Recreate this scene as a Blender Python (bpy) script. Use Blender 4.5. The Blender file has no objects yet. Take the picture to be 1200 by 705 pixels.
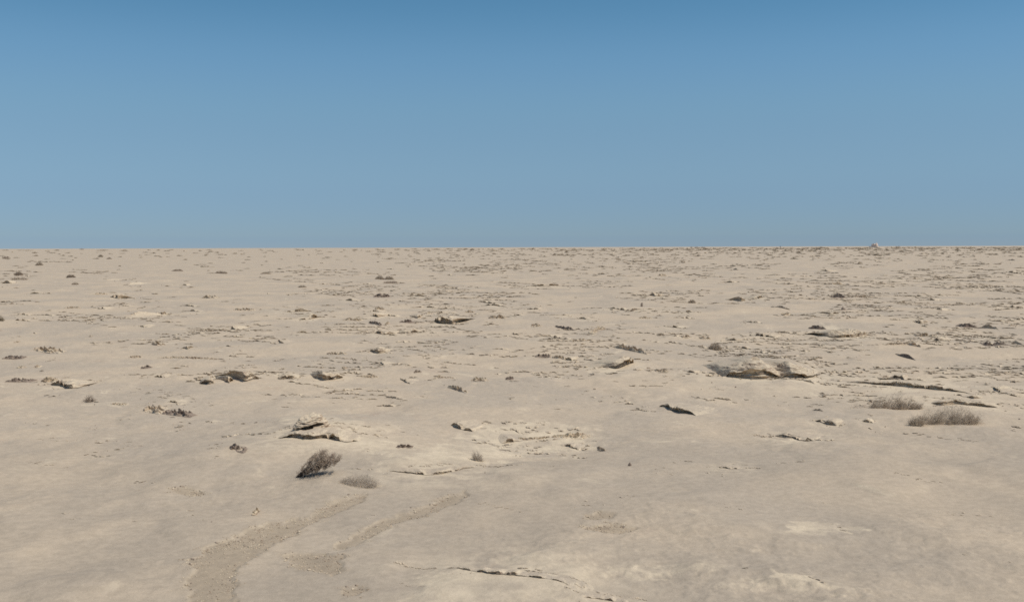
import bpy, math, time
import numpy as np
from mathutils import Matrix, Vector

T0 = time.time()
scene = bpy.context.scene
COL = scene.collection
R = math.radians

# ------------------------------------------------------------------ camera numbers
W0, H0, F0 = 1200.0, 705.0, 1178.0          # photograph's frame, focal length in its pixels
HC = 5.0                                    # eye height above the plain
PITCH = math.atan(63.0 / F0)
ROLL = 0.003
fwd = np.array([0, math.cos(PITCH), -math.sin(PITCH)])
up0 = np.array([0, math.sin(PITCH), math.cos(PITCH)])
rt0 = np.array([1.0, 0, 0])
rt = rt0 * math.cos(ROLL) - up0 * math.sin(ROLL)
up = up0 * math.cos(ROLL) + rt0 * math.sin(ROLL)

# ------------------------------------------------------------------ noise
_rs = np.random.RandomState(7)
_perm = _rs.permutation(512).astype(np.int64)
_g2 = np.stack([np.cos(np.linspace(0, 2 * np.pi, 512, endpoint=False)), np.sin(np.linspace(0, 2 * np.pi, 512, endpoint=False))], 1)
_g3 = _rs.normal(size=(512, 3)); _g3 /= np.linalg.norm(_g3, axis=1)[:, None]

def _h2(i, j, s):
    return _perm[(_perm[(i + s) & 511] + j) & 511]

def n2(x, y, s=0):
    x = np.asarray(x, float); y = np.asarray(y, float)
    xi = np.floor(x).astype(np.int64); yi = np.floor(y).astype(np.int64)
    xf = x - xi; yf = y - yi
    u = xf * xf * xf * (xf * (xf * 6 - 15) + 10); v = yf * yf * yf * (yf * (yf * 6 - 15) + 10)
    def d(a, b):
        g = _g2[_h2(xi + a, yi + b, s)]
        return g[..., 0] * (xf - a) + g[..., 1] * (yf - b)
    return 1.5 * ((d(0, 0) * (1 - u) + d(1, 0) * u) * (1 - v) + (d(0, 1) * (1 - u) + d(1, 1) * u) * v)

def fbm(x, y, o=4, s=0, g=0.5):
    a, t, f = 1.0, 0.0, 1.0
    for k in range(o):
        t = t + a * n2(x * f + 17.3 * k, y * f - 9.1 * k, s + 31 * k); a *= g; f *= 2.03
    return t

def n3(p, s=0):
    i = np.floor(p).astype(np.int64); f = p - i
    u = f * f * (3 - 2 * f)
    out = 0
    for a in (0, 1):
        for b in (0, 1):
            for c in (0, 1):
                h = _perm[(_perm[(_perm[(i[:, 0] + a + s) & 511] + i[:, 1] + b) & 511] + i[:, 2] + c) & 511]
                g = _g3[h]
                d = g[:, 0] * (f[:, 0] - a) + g[:, 1] * (f[:, 1] - b) + g[:, 2] * (f[:, 2] - c)
                w = (u[:, 0] if a else 1 - u[:, 0]) * (u[:, 1] if b else 1 - u[:, 1]) * (u[:, 2] if c else 1 - u[:, 2])
                out = out + d * w
    return 1.6 * out

def sstep(a, b, x):
    t = np.clip((x - a) / (b - a), 0, 1)
    return t * t * (3 - 2 * t)

# ------------------------------------------------------------------ shape of the plain
def ray(px, py):
    a = (np.asarray(px, float) - W0 / 2) / F0; b = (H0 / 2 - np.asarray(py, float)) / F0
    return fwd[0] + a * rt[0] + b * up[0], fwd[1] + a * rt[1] + b * up[1], fwd[2] + a * rt[2] + b * up[2]

def to_px(x, y, z):
    z = z - HC
    a = x * rt[0] + y * rt[1] + z * rt[2]; b = x * up[0] + y * up[1] + z * up[2]; c = np.maximum(x * fwd[0] + y * fwd[1] + z * fwd[2], 1e-3)
    return W0 / 2 + F0 * a / c, H0 / 2 - F0 * b / c

def flat(px, py):
    dx, dy, dz = ray(px, py)
    t = HC / np.maximum(-dz, 1e-5)
    return dx * t, dy * t

def inpoly(px, py, poly):
    c = np.zeros(np.shape(px), bool); n = len(poly)
    for k in range(n):
        (x1, y1), (x2, y2) = poly[k], poly[(k + 1) % n]
        if y1 == y2: continue
        c ^= ((y1 > py) != (y2 > py)) & (px < (x2 - x1) * (py - y1) / (y2 - y1) + x1)
    return c

# gravel washes, outlines as laid on the flat plain
WASHES = [
    [(228, 712), (214, 686), (228, 668), (214, 657), (242, 650), (236, 641), (272, 632), (302, 617), (317, 609), (332, 608), (345, 604), (360, 604),
     (372, 594), (400, 586), (426, 578), (428, 583), (404, 594), (378, 604), (360, 611), (346, 622), (320, 636), (297, 652), (277, 664), (274, 712)],
    [(392, 634), (408, 626), (440, 609), (470, 600), (498, 592), (520, 582), (546, 575), (546, 583), (524, 592), (500, 600), (470, 607), (446, 617), (416, 636), (398, 640)],
    [(332, 648), (345, 643), (378, 646), (400, 650), (404, 662), (394, 672), (372, 668), (350, 662)],
    [(198, 575), (220, 572), (238, 576), (242, 578), (226, 580), (206, 578)],
    [(684, 603), (700, 600), (722, 602), (716, 607), (690, 608)],
    [(682, 618), (704, 614), (746, 617), (740, 622), (700, 622)],
    [(402, 686), (418, 683), (428, 688), (420, 696), (408, 694)],
]
CREAM = [
    [(556, 500), (580, 493), (640, 493), (688, 497), (692, 506), (700, 514), (670, 518), (622, 519), (590, 519), (566, 515), (548, 508)],
    [(452, 548), (480, 532), (520, 520), (560, 512), (600, 520), (640, 528), (560, 542), (500, 556), (460, 554)],
    [(492, 690), (500, 676), (512, 664), (540, 665), (600, 674), (650, 680), (676, 688), (660, 700), (560, 712), (486, 712)],
    [(690, 667), (740, 663), (800, 664), (840, 667), (820, 671), (740, 671)],
    [(842, 686), (880, 683), (910, 686), (890, 690)], [(896, 676), (940, 678), (1000, 688), (1010, 692), (930, 690)],
    [(336, 492), (350, 486), (368, 487), (384, 496), (382, 504), (344, 503)],
    [(320, 522), (330, 512), (430, 516), (480, 524), (470, 536), (400, 532), (340, 530)],
    [(862, 436), (880, 430), (920, 427), (962, 435), (962, 446), (870, 450), (845, 447)],
    [(955, 388), (970, 381), (1000, 386), (1016, 392), (1000, 402), (968, 400)],
    [(690, 432), (730, 432), (744, 426), (752, 432), (730, 440), (696, 438)],
    [(920, 614), (960, 610), (1006, 618), (1000, 624), (930, 624)],
]
# low steps in the sand: the ground stands higher inside by the given metres
STEPS = [(CREAM[2], 0.05, 0.35), (CREAM[1], 0.06, 0.9), ([(300, 561), (345, 560), (400, 566), (440, 572), (470, 560), (430, 545), (360, 530), (310, 540)], -0.05, 0.4),
         ([(690, 671), (760, 670), (860, 676), (960, 690), (1000, 700), (900, 712), (660, 712), (690, 690)], -0.06, 0.30), ([(842, 690), (900, 689), (1010, 694), (1060, 712), (840, 712)], -0.05, 0.25)]
MOUNDS = [(384, 421, 1.5, 0.9, 0.12), (362, 503, 1.6, 1.6, 0.10), (905, 449, 2.6, 1.2, 0.10), (985, 400, 1.8, 1.6, 0.10), (622, 516, 2.3, 1.1, -0.26),
          (393, 561, 0.8, 0.45, 0.15), (1085, 492, 1.8, 0.9, 0.10), (400, 524, 2.4, 1.6, 0.12), (280, 452, 3.0, 2.0, 0.15), (80, 455, 3.0, 1.5, 0.1), (720, 432, 2.4, 1.4, 0.1), (1110, 465, 3.0, 1.8, 0.1)]
_wash_w = [np.stack(flat(*np.array(p, float).T), 1) for p in WASHES]
_step_w = [np.stack(flat(*np.array(p, float).T), 1) for p, _, _ in STEPS]
_mound_w = [flat(m[0], m[1]) for m in MOUNDS]

def seg_dist(x, y, poly):
    d = np.full(np.shape(x), 1e9)
    for k in range(len(poly)):
        a, b = poly[k], poly[(k + 1) % len(poly)]
        ab = b - a; t = np.clip(((x - a[0]) * ab[0] + (y - a[1]) * ab[1]) / (ab @ ab), 0, 1)
        d = np.minimum(d, (x - a[0] - t * ab[0]) ** 2 + (y - a[1] - t * ab[1]) ** 2)
    return np.sqrt(d)

def inside(x, y, poly, soft, wob=0.0, seed=0):
    """1 inside a ground outline, 0 outside, soft edge in metres"""
    out = np.zeros(np.shape(x))
    lo = poly.min(0) - soft - wob - .3; hi = poly.max(0) + soft + wob + .3
    m = (x > lo[0]) & (x < hi[0]) & (y > lo[1]) & (y < hi[1])
    if m.any():
        xx, yy = x[m], y[m]
        xx = xx + wob * fbm(xx * 3.1, yy * 3.1, 3, seed); yy = yy + wob * fbm(xx * 3.1 + 40, yy * 3.1, 3, seed + 5)
        sd = seg_dist(xx, yy, poly) * np.where(inpoly(xx, yy, poly), 1, -1)
        out[m] = sstep(-soft, soft, sd)
    return out

def ground_z(x, y, fine=False):
    x = np.atleast_1d(np.asarray(x, float)); y = np.atleast_1d(np.asarray(y, float))
    r = np.hypot(x, y)
    z = 0.085 * fbm(x / 7.5, y / 9.0, 3, 3) * sstep(3, 10, r) * (1 - 0.5 * sstep(80, 300, r))
    q = fbm(x / 3.1 + 5, y / 3.4, 3, 11)                      # wind-scoured low terraces
    z += 0.05 * sstep(0.0, 0.5, q) + 0.03 * q
    z += 0.22 * fbm(x / 90, y / 110, 3, 21) * sstep(45, 160, r)
    z += 0.5 * fbm(x / 600, y / 500, 2, 23) * sstep(250, 800, r)
    for (mx, my), m in zip(_mound_w, MOUNDS):
        e = ((x - mx) / m[2]) ** 2 + ((y - my) / (m[3] * 2.2)) ** 2
        z += m[4] * np.exp(-e)
    for p, (_, dz, soft) in zip(_step_w, STEPS):
        z += dz * inside(x, y, p, soft, 0.12, 9)
    for k, p in enumerate(_wash_w):
        z -= 0.03 * inside(x, y, p, 0.05, 0.07, 13 + k)
    if fine:
        k1 = 1 - sstep(18, 45, r); k2 = 1 - sstep(40, 110, r)
        patch = sstep(-0.1, 0.35, fbm(x / 5.0 + 3, y / 6.0, 2, 41))
        z += k2 * (0.024 * fbm(x / 1.1, y / 1.2, 3, 43) * (0.35 + patch))
        b = fbm(x / 0.42, y / 0.5, 3, 45)
        z += k1 * patch * 0.013 * sstep(0.1, 0.6, b) + k1 * 0.0035 * fbm(x / .13, y / .13, 2, 47) * (0.3 + patch)
    return z

def at_many(px, py):
    """the points of the plain seen at photo pixels"""
    dx, dy, dz = ray(px, py)
    z = np.zeros(np.shape(dx))
    for _ in range(4):
        t = (HC - z) / np.maximum(-dz, 2e-4)
        z = ground_z(dx * t, dy * t)
    return dx * t, dy * t, z, t

def at(px, py):
    return tuple(float(q[0]) for q in at_many(np.array([px], float), np.array([py], float)))

# ------------------------------------------------------------------ materials
def nodes_of(m):
    m.use_nodes = True
    nt = m.node_tree; nt.nodes.clear()
    return nt, nt.nodes, nt.links

def noise(nt, vec, scale, detail=4, rough=0.55, dist=0.0):
    n = nt.nodes.new('ShaderNodeTexNoise'); n.inputs['Scale'].default_value = scale; n.inputs['Detail'].default_value = detail
    n.inputs['Roughness'].default_value = rough; n.inputs['Distortion'].default_value = dist
    nt.links.new(vec, n.inputs['Vector']); return n.outputs['Fac']

def rng(nt, v, a, b, c=0.0, d=1.0):
    n = nt.nodes.new('ShaderNodeMapRange'); n.interpolation_type = 'SMOOTHSTEP'
    for i, q in zip((1, 2, 3, 4), (a, b, c, d)): n.inputs[i].default_value = q
    nt.links.new(v, n.inputs[0]); return n.outputs[0]

def mul(nt, a, b, op='MULTIPLY'):
    n = nt.nodes.new('ShaderNodeMath'); n.operation = op
    for i, q in ((0, a), (1, b)):
        if isinstance(q, (int, float)): n.inputs[i].default_value = q
        else: nt.links.new(q, n.inputs[i])
    return n.outputs[0]

def mix(nt, f, a, b, mode='MIX'):
    n = nt.nodes.new('ShaderNodeMix'); n.data_type = 'RGBA'; n.blend_type = mode
    for s, q in ((n.inputs[0], f), (n.inputs[6], a), (n.inputs[7], b)):
        if isinstance(q, (int, float)): s.default_value = q
        elif isinstance(q, tuple): s.default_value = (*q, 1)
        else: nt.links.new(q, s)
    return n.outputs[2]

GREY = (0.445, 0.365, 0.268); WARM = (0.525, 0.418, 0.292); CREAMC = (0.650, 0.532, 0.368); PINK = (0.455, 0.345, 0.245); NEAR_FALLOFF = (0.372, 0.306, 0.226)
GRAVELC = (0.372, 0.295, 0.203)

def desert_material(name, kind):
    m = bpy.data.materials.new(name); nt, N, L = nodes_of(m)
    out = N.new('ShaderNodeOutputMaterial'); b = N.new('ShaderNodeBsdfPrincipled')
    L.new(b.outputs[0], out.inputs[0])
    b.inputs['Roughness'].default_value = 0.95; b.inputs['Specular IOR Level'].default_value = 0.12
    g = N.new('ShaderNodeNewGeometry'); P = g.outputs['Position']
    sep = N.new('ShaderNodeSeparateXYZ'); L.new(g.outputs['Normal'], sep.inputs[0])
    up_ = sep.outputs[2]
    big = noise(nt, P, 0.16, 5, 0.6, 0.4); mid = noise(nt, P, 0.75, 6, 0.62, 0.6); sm = noise(nt, P, 6.0, 5, 0.7); grain = noise(nt, P, 55.0, 3, 0.7)
    c = mix(nt, rng(nt, big, 0.40, 0.62), GREY, WARM)
    c = mix(nt, mul(nt, rng(nt, mid, 0.53, 0.68), 0.75), c, WARM)
    c = mix(nt, mul(nt, rng(nt, noise(nt, P, 0.55, 5, 0.65, 1.2), 0.60, 0.70), 0.7), c, CREAMC)
    c = mix(nt, mul(nt, rng(nt, noise(nt, P, 0.33, 6, 0.68, 0.8), 0.60, 0.72), 0.7), c, PINK)
    c = mix(nt, mul(nt, rng(nt, noise(nt, P, 1.9, 5, 0.7, 0.8), 0.50, 0.72), 0.5), c, WARM)
    c = mix(nt, mul(nt, rng(nt, noise(nt, P, 1.3, 5, 0.7, 1.0), 0.56, 0.74), 0.6), c, GREY)
    # fresh rock and slumped faces are creamier than the dust that settles on the flats
    steep = rng(nt, up_, 0.985, 0.90)
    c = mix(nt, mul(nt, steep, 0.6), c, CREAMC)
    if kind == 'ground':
        a = N.new('ShaderNodeAttribute'); a.attribute_name = 'near_falloff'
        c = mix(nt, a.outputs['Fac'], c, NEAR_FALLOFF)  # near ground dimmed in its colour, standing in for lens falloff
        a = N.new('ShaderNodeAttribute'); a.attribute_name = 'cream'
        c = mix(nt, a.outputs['Fac'], c, CREAMC)
        a = N.new('ShaderNodeAttribute'); a.attribute_name = 'gravel'
        c = mix(nt, a.outputs['Fac'], c, GRAVELC)
    if kind == 'rock':
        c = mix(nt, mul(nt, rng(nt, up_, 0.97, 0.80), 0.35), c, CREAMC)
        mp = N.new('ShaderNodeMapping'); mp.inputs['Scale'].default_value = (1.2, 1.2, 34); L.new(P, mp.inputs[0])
        steep_bands = mul(nt, rng(nt, noise(nt, mp.outputs[0], 1.0, 4, 0.6), 0.44, 0.58), rng(nt, up_, 0.93, 0.6))
        c = mix(nt, mul(nt, steep_bands, 0.8), c, (0.27, 0.185, 0.130))  # dark brown bands by height, kept to steep and overhanging faces
    if kind == 'varnish':
        c = mix(nt, rng(nt, noise(nt, P, 2.5, 5, 0.7), 0.35, 0.7), (0.205, 0.152, 0.115), (0.37, 0.29, 0.215))
    v = mix(nt, rng(nt, sm, 0.3, 0.7), (0.90, 0.90, 0.90), (1.08, 1.08, 1.08)); c = mix(nt, 1.0, c, v, 'MULTIPLY')
    v = mix(nt, rng(nt, grain, 0.25, 0.75), (0.88, 0.88, 0.88), (1.10, 1.10, 1.10)); c = mix(nt, 1.0, c, v, 'MULTIPLY')
    L.new(c, b.inputs['Base Color'])
    bm = N.new('ShaderNodeBump'); bm.inputs['Strength'].default_value = 0.5; bm.inputs['Distance'].default_value = 0.035
    hsum = mul(nt, mul(nt, sm, 0.8), mul(nt, grain, 0.18), 'ADD')
    L.new(hsum, bm.inputs['Height']); L.new(bm.outputs[0], b.inputs['Normal'])
    return m

def plain_material(name, ca, cb, scale=8.0, rough=0.9, trans=0.0):
    m = bpy.data.materials.new(name); nt, N, L = nodes_of(m)
    out = N.new('ShaderNodeOutputMaterial'); b = N.new('ShaderNodeBsdfPrincipled')
    b.inputs['Roughness'].default_value = rough; b.inputs['Specular IOR Level'].default_value = 0.15
    g = N.new('ShaderNodeNewGeometry')
    L.new(mix(nt, rng(nt, noise(nt, g.outputs['Position'], scale, 3), 0.35, 0.65), ca, cb), b.inputs['Base Color'])
    L.new(b.outputs[0], out.inputs[0])
    return m

M_GROUND = desert_material('desert_sand', 'ground')
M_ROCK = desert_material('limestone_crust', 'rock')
M_DARK = desert_material('varnished_rock', 'varnish')
M_DRY = plain_material('dry_twigs', (0.42, 0.345, 0.26), (0.55, 0.46, 0.35), 14)
M_DRY2 = plain_material('grey_green_twigs', (0.38, 0.30, 0.215), (0.52, 0.42, 0.305), 9)
M_BROWN = plain_material('brown_twigs', (0.28, 0.212, 0.152), (0.43, 0.335, 0.245), 11)
M_STEM = plain_material('dead_wood', (0.07, 0.052, 0.042), (0.12, 0.09, 0.07), 20)
M_TAN = plain_material('tan_straw', (0.30, 0.235, 0.15), (0.38, 0.30, 0.20), 14)
M_HUT = plain_material('pale_render', (0.74, 0.60, 0.49), (0.80, 0.66, 0.55), 0.2)
M_HUTD = plain_material('brown_opening', (0.16, 0.12, 0.10), (0.2, 0.15, 0.12), 0.2)
M_METAL = plain_material('dark_metal', (0.05, 0.05, 0.055), (0.08, 0.08, 0.085), 2.0, 0.6)

# ------------------------------------------------------------------ mesh helpers
def mesh_obj(name, v, f, mat, parent=None, loc=(0, 0, 0), smooth=False, attrs=None, mats=None, midx=None):
    v = np.asarray(v, np.float32); f = np.asarray(f, np.int32)
    me = bpy.data.meshes.new(name); k = f.shape[1]
    me.vertices.add(len(v)); me.vertices.foreach_set('co', v.ravel())
    me.loops.add(f.size); me.loops.foreach_set('vertex_index', f.ravel())
    me.polygons.add(len(f)); me.polygons.foreach_set('loop_start', np.arange(0, f.size, k, dtype=np.int32))
    me.polygons.foreach_set('loop_total', np.full(len(f), k, np.int32))
    me.polygons.foreach_set('use_smooth', np.full(len(f), smooth, bool))
    for m in (mats or [mat]): me.materials.append(m)
    if midx is not None: me.polygons.foreach_set('material_index', midx.astype(np.int32))
    me.update(calc_edges=True)
    for n, a in (attrs or {}).items():
        at_ = me.attributes.new(n, 'FLOAT', 'POINT'); at_.data.foreach_set('value', a.astype(np.float32))
    o = bpy.data.objects.new(name, me); COL.objects.link(o); o.location = loc
    if parent: o.parent = parent
    return o

def tag(o, label, cat, group=None, kind=None):
    if label: o['label'] = label
    if cat: o['category'] = cat
    if group: o['group'] = group
    if kind: o['kind'] = kind
    return o

def grid_faces(nu, nv, wrap=False):
    i, j = np.meshgrid(np.arange(nu - (0 if wrap else 1)), np.arange(nv - 1), indexing='ij')
    i2 = (i + 1) % nu
    return np.stack([i * nv + j, i2 * nv + j, i2 * nv + j + 1, i * nv + j + 1], -1).reshape(-1, 4)

# ------------------------------------------------------------------ catalogue of what stands on the plain (read off the photo in its pixels)
# kind, points or centre (x, base y), width, dark height, top rise, label
# L ledge, C crumbled outcrop, R stone, T dark tilted slab
LED = [
 # the large outcrops
 ('L', [(842, 440), (858, 443), (880, 444), (900, 444), (915, 442), (935, 444), (950, 443), (965, 436)], 9.5, 24, 'longest dark rock ledge with a creamy humped back and a deep shaded undercut', dict(broken=-.1, over=.8, crown=4.0, hs=[.5, 1.1, 1.1, .9, .35, .5, .25, .5], cs=[.3, .5, .9, 1.2, 1.2, 1.2, 1., .5])),
 ('L', [(808, 435), (824, 437), (842, 438)], 2.5, 1, 'thin crumbling tail reaching left from the longest dark ledge'),
 ('L', [(690, 431), (706, 430), (722, 431), (734, 430), (741, 424)], 8, 4, 'wedge shaped ledge with a black mouth deepening to its right end', dict(broken=-.2, over=.9, rag=.5, hs=[.3, .4, .6, 1.2, 1.2], cs=[.5, .8, 1, 1, .8])),
 ('L', [(984, 446), (1010, 449), (1040, 451), (1080, 455), (1110, 458), (1150, 462)], 4.2, 1.5, 'long straight sloping ledge drawn like a dark line behind the paired shrubs', dict(broken=-.45, hs=[.9, 1, 1, 1, 1.1, 1.3])),
 ('L', [(1028, 444), (1042, 442), (1056, 443), (1062, 446)], 3.5, 1, 'short hooked ledge lying on top of the long straight sloping ledge'),
 ('L', [(1089, 472), (1103, 475), (1118, 473), (1134, 474), (1150, 476), (1172, 477)], 4.5, 2.5, 'broken ledge right behind the wider wispy shrub', dict(broken=0)),
 ('L', [(1160, 453), (1172, 460), (1190, 464), (1204, 464)], 3, 2, 'jagged slanting ledge cut by the right edge of the photo'),
 ('L', [(1120, 462), (1140, 467), (1150, 466)], 3, 1, 'thin grey ledge between the long sloping ledge and the broken one'),
 ('H', (363, 504), 42, 16.5, 0, 'pale hunched boulder like hump with a black hollow under its brow'),
 ('L', [(322, 513), (336, 512), (352, 514), (366, 514), (384, 513), (396, 516), (410, 517), (424, 515)], 6, 3, 'knobbly ledge row just below the hunched hump, ending in a dark hollow', dict(broken=.25, over=.9)),
 ('L', [(390, 502), (400, 506), (412, 510)], 2, 1, 'thin crack line slanting down right of the hunched hump'),
 ('C', (474, 524), 16, 4, 0, 'dark pebbly crumb where the knobbly row runs out'),
 ('L', [(450, 551), (470, 553), (495, 556), (512, 556), (528, 553), (545, 549), (562, 546)], 3, 2, 'smile shaped thin ledge curving below the small dry tuft', dict(broken=.05, rag=.4)),
 ('T', (543, 502), 30, 10, 8, 'dark bluish slab tipped down right at the edge of the pale scoured hollow'),
 ('L', [(586, 519), (600, 518), (616, 516)], 4, 2, 'dark nick at the lower lip of the pale scoured hollow'),
 ('C', (642, 513), 90, 2.4, -4, 'pale hollow strewn with broken rock crumbs'),
 ('C', (672, 513), 24, 6, 0, 'darkest knot of rock at the right end of the pale hollow'),
 ('L', [(656, 522), (668, 524), (680, 527)], 3, 1, 'short slanting crack below the pale scoured hollow'),
 ('C', (705, 527), 8, 4, 2, 'single small dark nick right of the slanting crack'),
 ('T', (797, 481), 50, 11, 11, 'lone dark lens shaped slab tilting down to the right on open sand'),
 ('L', [(745, 478), (755, 481), (764, 482)], 3, 1, 'thin chip left of the lone lens shaped slab'),
 ('L', [(906, 510), (925, 513), (940, 515), (954, 516)], 5.5, 2.5, 'streaky layered ledge low on the right, below the longest ledge', dict(broken=.1)),
 ('L', [(956, 493), (970, 496), (982, 498)], 4, 1.5, 'small streaky ledge above right of the streaky layered one'),
 ('C', (959, 481), 9, 2.5, 1, 'tiny dark chip above the small streaky ledge'),
 ('L', [(1008, 493), (1024, 494)], 2.5, 1, 'thin chip left of the wider wispy shrub'),
 ('L', [(838, 547), (855, 549), (876, 549)], 2.5, 2, 'faint toothed crust on the right foreground sand', dict(broken=.45)),
 ('L', [(512, 665), (535, 665), (556, 669), (576, 672), (602, 673), (622, 675), (648, 679), (664, 683), (677, 689)], 3.2, 1.2, 'long cracked edge of a pale sand plate at the bottom of the photo', dict(broken=.25, back=10, rag=.5)),
 ('L', [(678, 697), (700, 701), (724, 705), (744, 711)], 3, 1, 'short crack continuing at the very bottom edge of the photo'),
 ('L', [(234, 449), (245, 451), (251, 448)], 8, 3, 'leftmost of three dark hollows in a row, shaped like a tick', dict(over=.75, broken=-.2)),
 ('L', [(263, 446), (268, 448), (273, 445)], 8, 4, 'middle and smallest of three dark hollows in a row', dict(over=.75, broken=-.2)),
 ('L', [(280, 444), (288, 448), (296, 444), (302, 443)], 8, 6, 'right and largest of three dark hollows in a row', dict(over=.75, broken=-.2)),
 ('L', [(324, 443), (337, 444), (350, 444)], 4.5, 4, 'knobbly pale ledge between the three dark hollows and the lens shaped one', dict(broken=.25)),
 ('L', [(367, 442), (380, 446), (392, 445), (402, 441)], 7, 3.5, 'lens shaped dark undercut facing the viewer, right of the three hollows', dict(over=.75, broken=-.2)),
 ('L', [(58, 450), (72, 453), (84, 455), (94, 454), (106, 450)], 5.5, 4, 'wide bowl shaped ledge at the far left with thin dark layers', dict(broken=.05)),
 ('C', (57, 447), 16, 6, 0, 'dark knot at the left end of the bowl shaped ledge'),
 ('C', (22, 447), 26, 5, 0, 'broken string of dark stones nearest the left edge of the photo'),
 ('C', (180, 482), 18, 8, 4, 'dark bristly crumb heap, left of the pair on the open sand'),
 ('C', (208, 486), 28, 7, 4, 'paler crumb heap beside the dark bristly one'),
 ('L', [(194, 470), (203, 471), (212, 475)], 3, 1.5, 'thin angled chip above the two crumb heaps'),
 ('L', [(180, 441), (188, 442), (196, 442)], 3, 1.5, 'small flat chip above the thin angled one'),
 ('C', (139, 474), 16, 2.5, 1, 'flat dark crumb right of the grey scrub tuft'),
 ('C', (278, 527), 16, 6, 4, 'faint cracked crust patch on smooth sand'),
 ('C', (299, 602), 4, 7, 0, 'upright dark nick above the gravel wash'),
 ('R', (738, 545), 4, 3, 0, 'single dark pebble on the right foreground sand'),
 # middle ground, left
 ('C', (55, 411), 28, 6, 5, 'crumbled dark crust trailing down to the right'),
 ('C', (15, 420), 20, 4, 0, None), ('C', (24, 431), 8, 3, 0, None), ('C', (43, 430), 6, 3, 0, None), ('C', (19, 402), 5, 2, 0, None),
 ('L', [(148, 373), (156, 371), (167, 368)], 4, 2, 'dark ledge lifting to the right, left one of a close pair'),
 ('L', [(182, 367), (190, 369), (199, 367)], 4, 2.5, 'dark ledge like a shallow cup, right one of a close pair'),
 ('L', [(129, 348), (138, 350), (149, 349)], 3.5, 3, 'dark cup shaped ledge with pale crumbs over it'),
 ('L', [(124, 329), (136, 328)], 1.5, 1, None), ('L', [(149, 334), (155, 333), (160, 332)], 2.8, 1, None), ('L', [(34, 344), (48, 344)], 1.6, 1, None), ('L', [(54, 344), (62, 344)], 1.5, 1, None),
 ('C', (117, 345), 13, 3, 0, None), ('L', [(209, 334), (220, 334)], 1.5, 1, None), ('C', (245, 349), 15, 4, 0, None), ('L', [(215, 358), (229, 359)], 1.8, 1, None),
 ('L', [(219, 364), (234, 365)], 2, 1, None), ('C', (285, 363), 20, 3, 0, None), ('L', [(139, 358), (153, 359)], 1.6, 1.2, None), ('L', [(114, 361), (123, 362)], 2, 1, None),
 ('C', (84, 361), 16, 2.5, 0, None), ('L', [(161, 382), (173, 382)], 2, 1.5, None), ('L', [(270, 385), (277, 386)], 3, 1.5, None), ('L', [(282, 386), (292, 387)], 3, 1.5, None),
 ('L', [(222, 391), (237, 391)], 1.5, 1, None), ('L', [(212, 408), (220, 409), (228, 407)], 3, 1.5, 'isolated cup shaped ledge left of the middle sand flat'), ('C', (184, 404), 10, 5, 2, None), ('C', (171, 431), 9, 4, 0, None),
 ('C', (158, 419), 12, 3, 0, None), ('C', (222, 420), 60, 2.5, 2, None), ('L', [(268, 417), (278, 417)], 2, 1, None), ('C', (106, 394), 3, 2, 0, None), ('L', [(19, 368), (34, 369)], 1.5, 1, None),
 ('L', [(18, 375), (30, 376)], 2.5, 1, None), ('L', [(47, 369), (62, 370)], 1.4, 1, None), ('L', [(2, 332), (14, 332)], 3, 1, 'flat dark ledge under the pale bush at the left edge'), ('C', (103, 376), 14, 2, 0, None),
 # middle ground, centre left
 ('C', (447, 348), 15, 5, 0, None), ('L', [(404, 352), (420, 353)], 2.5, 1.5, None), ('L', [(473, 345), (486, 346)], 2.5, 1.5, None), ('L', [(485, 347), (498, 347)], 2.5, 1, None),
 ('L', [(421, 360), (429, 360)], 2, 1, None), ('C', (444, 363), 10, 4.5, 0, 'dark lump at the heart of the scattered central ledges'), ('L', [(449, 357), (458, 357)], 2, 1, None), ('L', [(432, 365), (446, 366)], 2.5, 1.5, None),
 ('L', [(433, 369), (442, 371), (452, 370)], 4, 2, 'dark cup just under the lump at the heart of the central ledges'), ('L', [(452, 369), (466, 371)], 1.5, 1, None), ('L', [(483, 371), (489, 371), (496, 369)], 3, 1.5, None), ('C', (503, 368), 6, 3, 0, None),
 ('L', [(514, 366), (530, 367)], 3, 2, None), ('L', [(515, 362), (535, 362)], 2, 1, None), ('L', [(478, 358), (498, 360), (520, 361)], 1.4, 1, None), ('L', [(328, 364), (350, 365), (374, 365)], 2.6, 1.5, 'long low ledge above a thicker one, left of centre'),
 ('L', [(346, 374), (360, 374), (378, 371)], 4, 2, 'thicker low ledge below the long low one, left of centre'), ('C', (413, 376), 20, 3, 0, None), ('C', (439, 380), 13, 4, 3, None), ('C', (453, 380), 3, 4, 0, None), ('C', (476, 378), 15, 4, 0, None),
 ('L', [(508, 376), (516, 379), (530, 380), (538, 377)], 6, 4, 'half moon shaped dark undercut with a bumpy pale roof', dict(over=.75, broken=-.2)),
 ('L', [(570, 380), (582, 380)], 2.5, 1, None), ('C', (583, 373), 18, 4, 0, None), ('C', (550, 366), 10, 3, 0, None), ('L', [(560, 354), (582, 355)], 2, 1, None), ('L', [(562, 358), (594, 359)], 1.8, 1, None),
 ('L', [(440, 390), (450, 392), (464, 391)], 5, 3, 'darker left half of a double ledge in the middle of the plain'), ('L', [(468, 389), (482, 390), (500, 388)], 3.5, 3, 'thinner right half of a double ledge in the middle of the plain'),
 ('L', [(347, 391), (361, 390)], 2.2, 1, None), ('T', (330, 401), 10, 3, 4, None), ('L', [(432, 411), (444, 414), (455, 412)], 4, 3, 'ragged dark ledge set into a low pale mound', dict(broken=.3)), ('C', (394, 415), 20, 3.5, 0, None),
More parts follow.
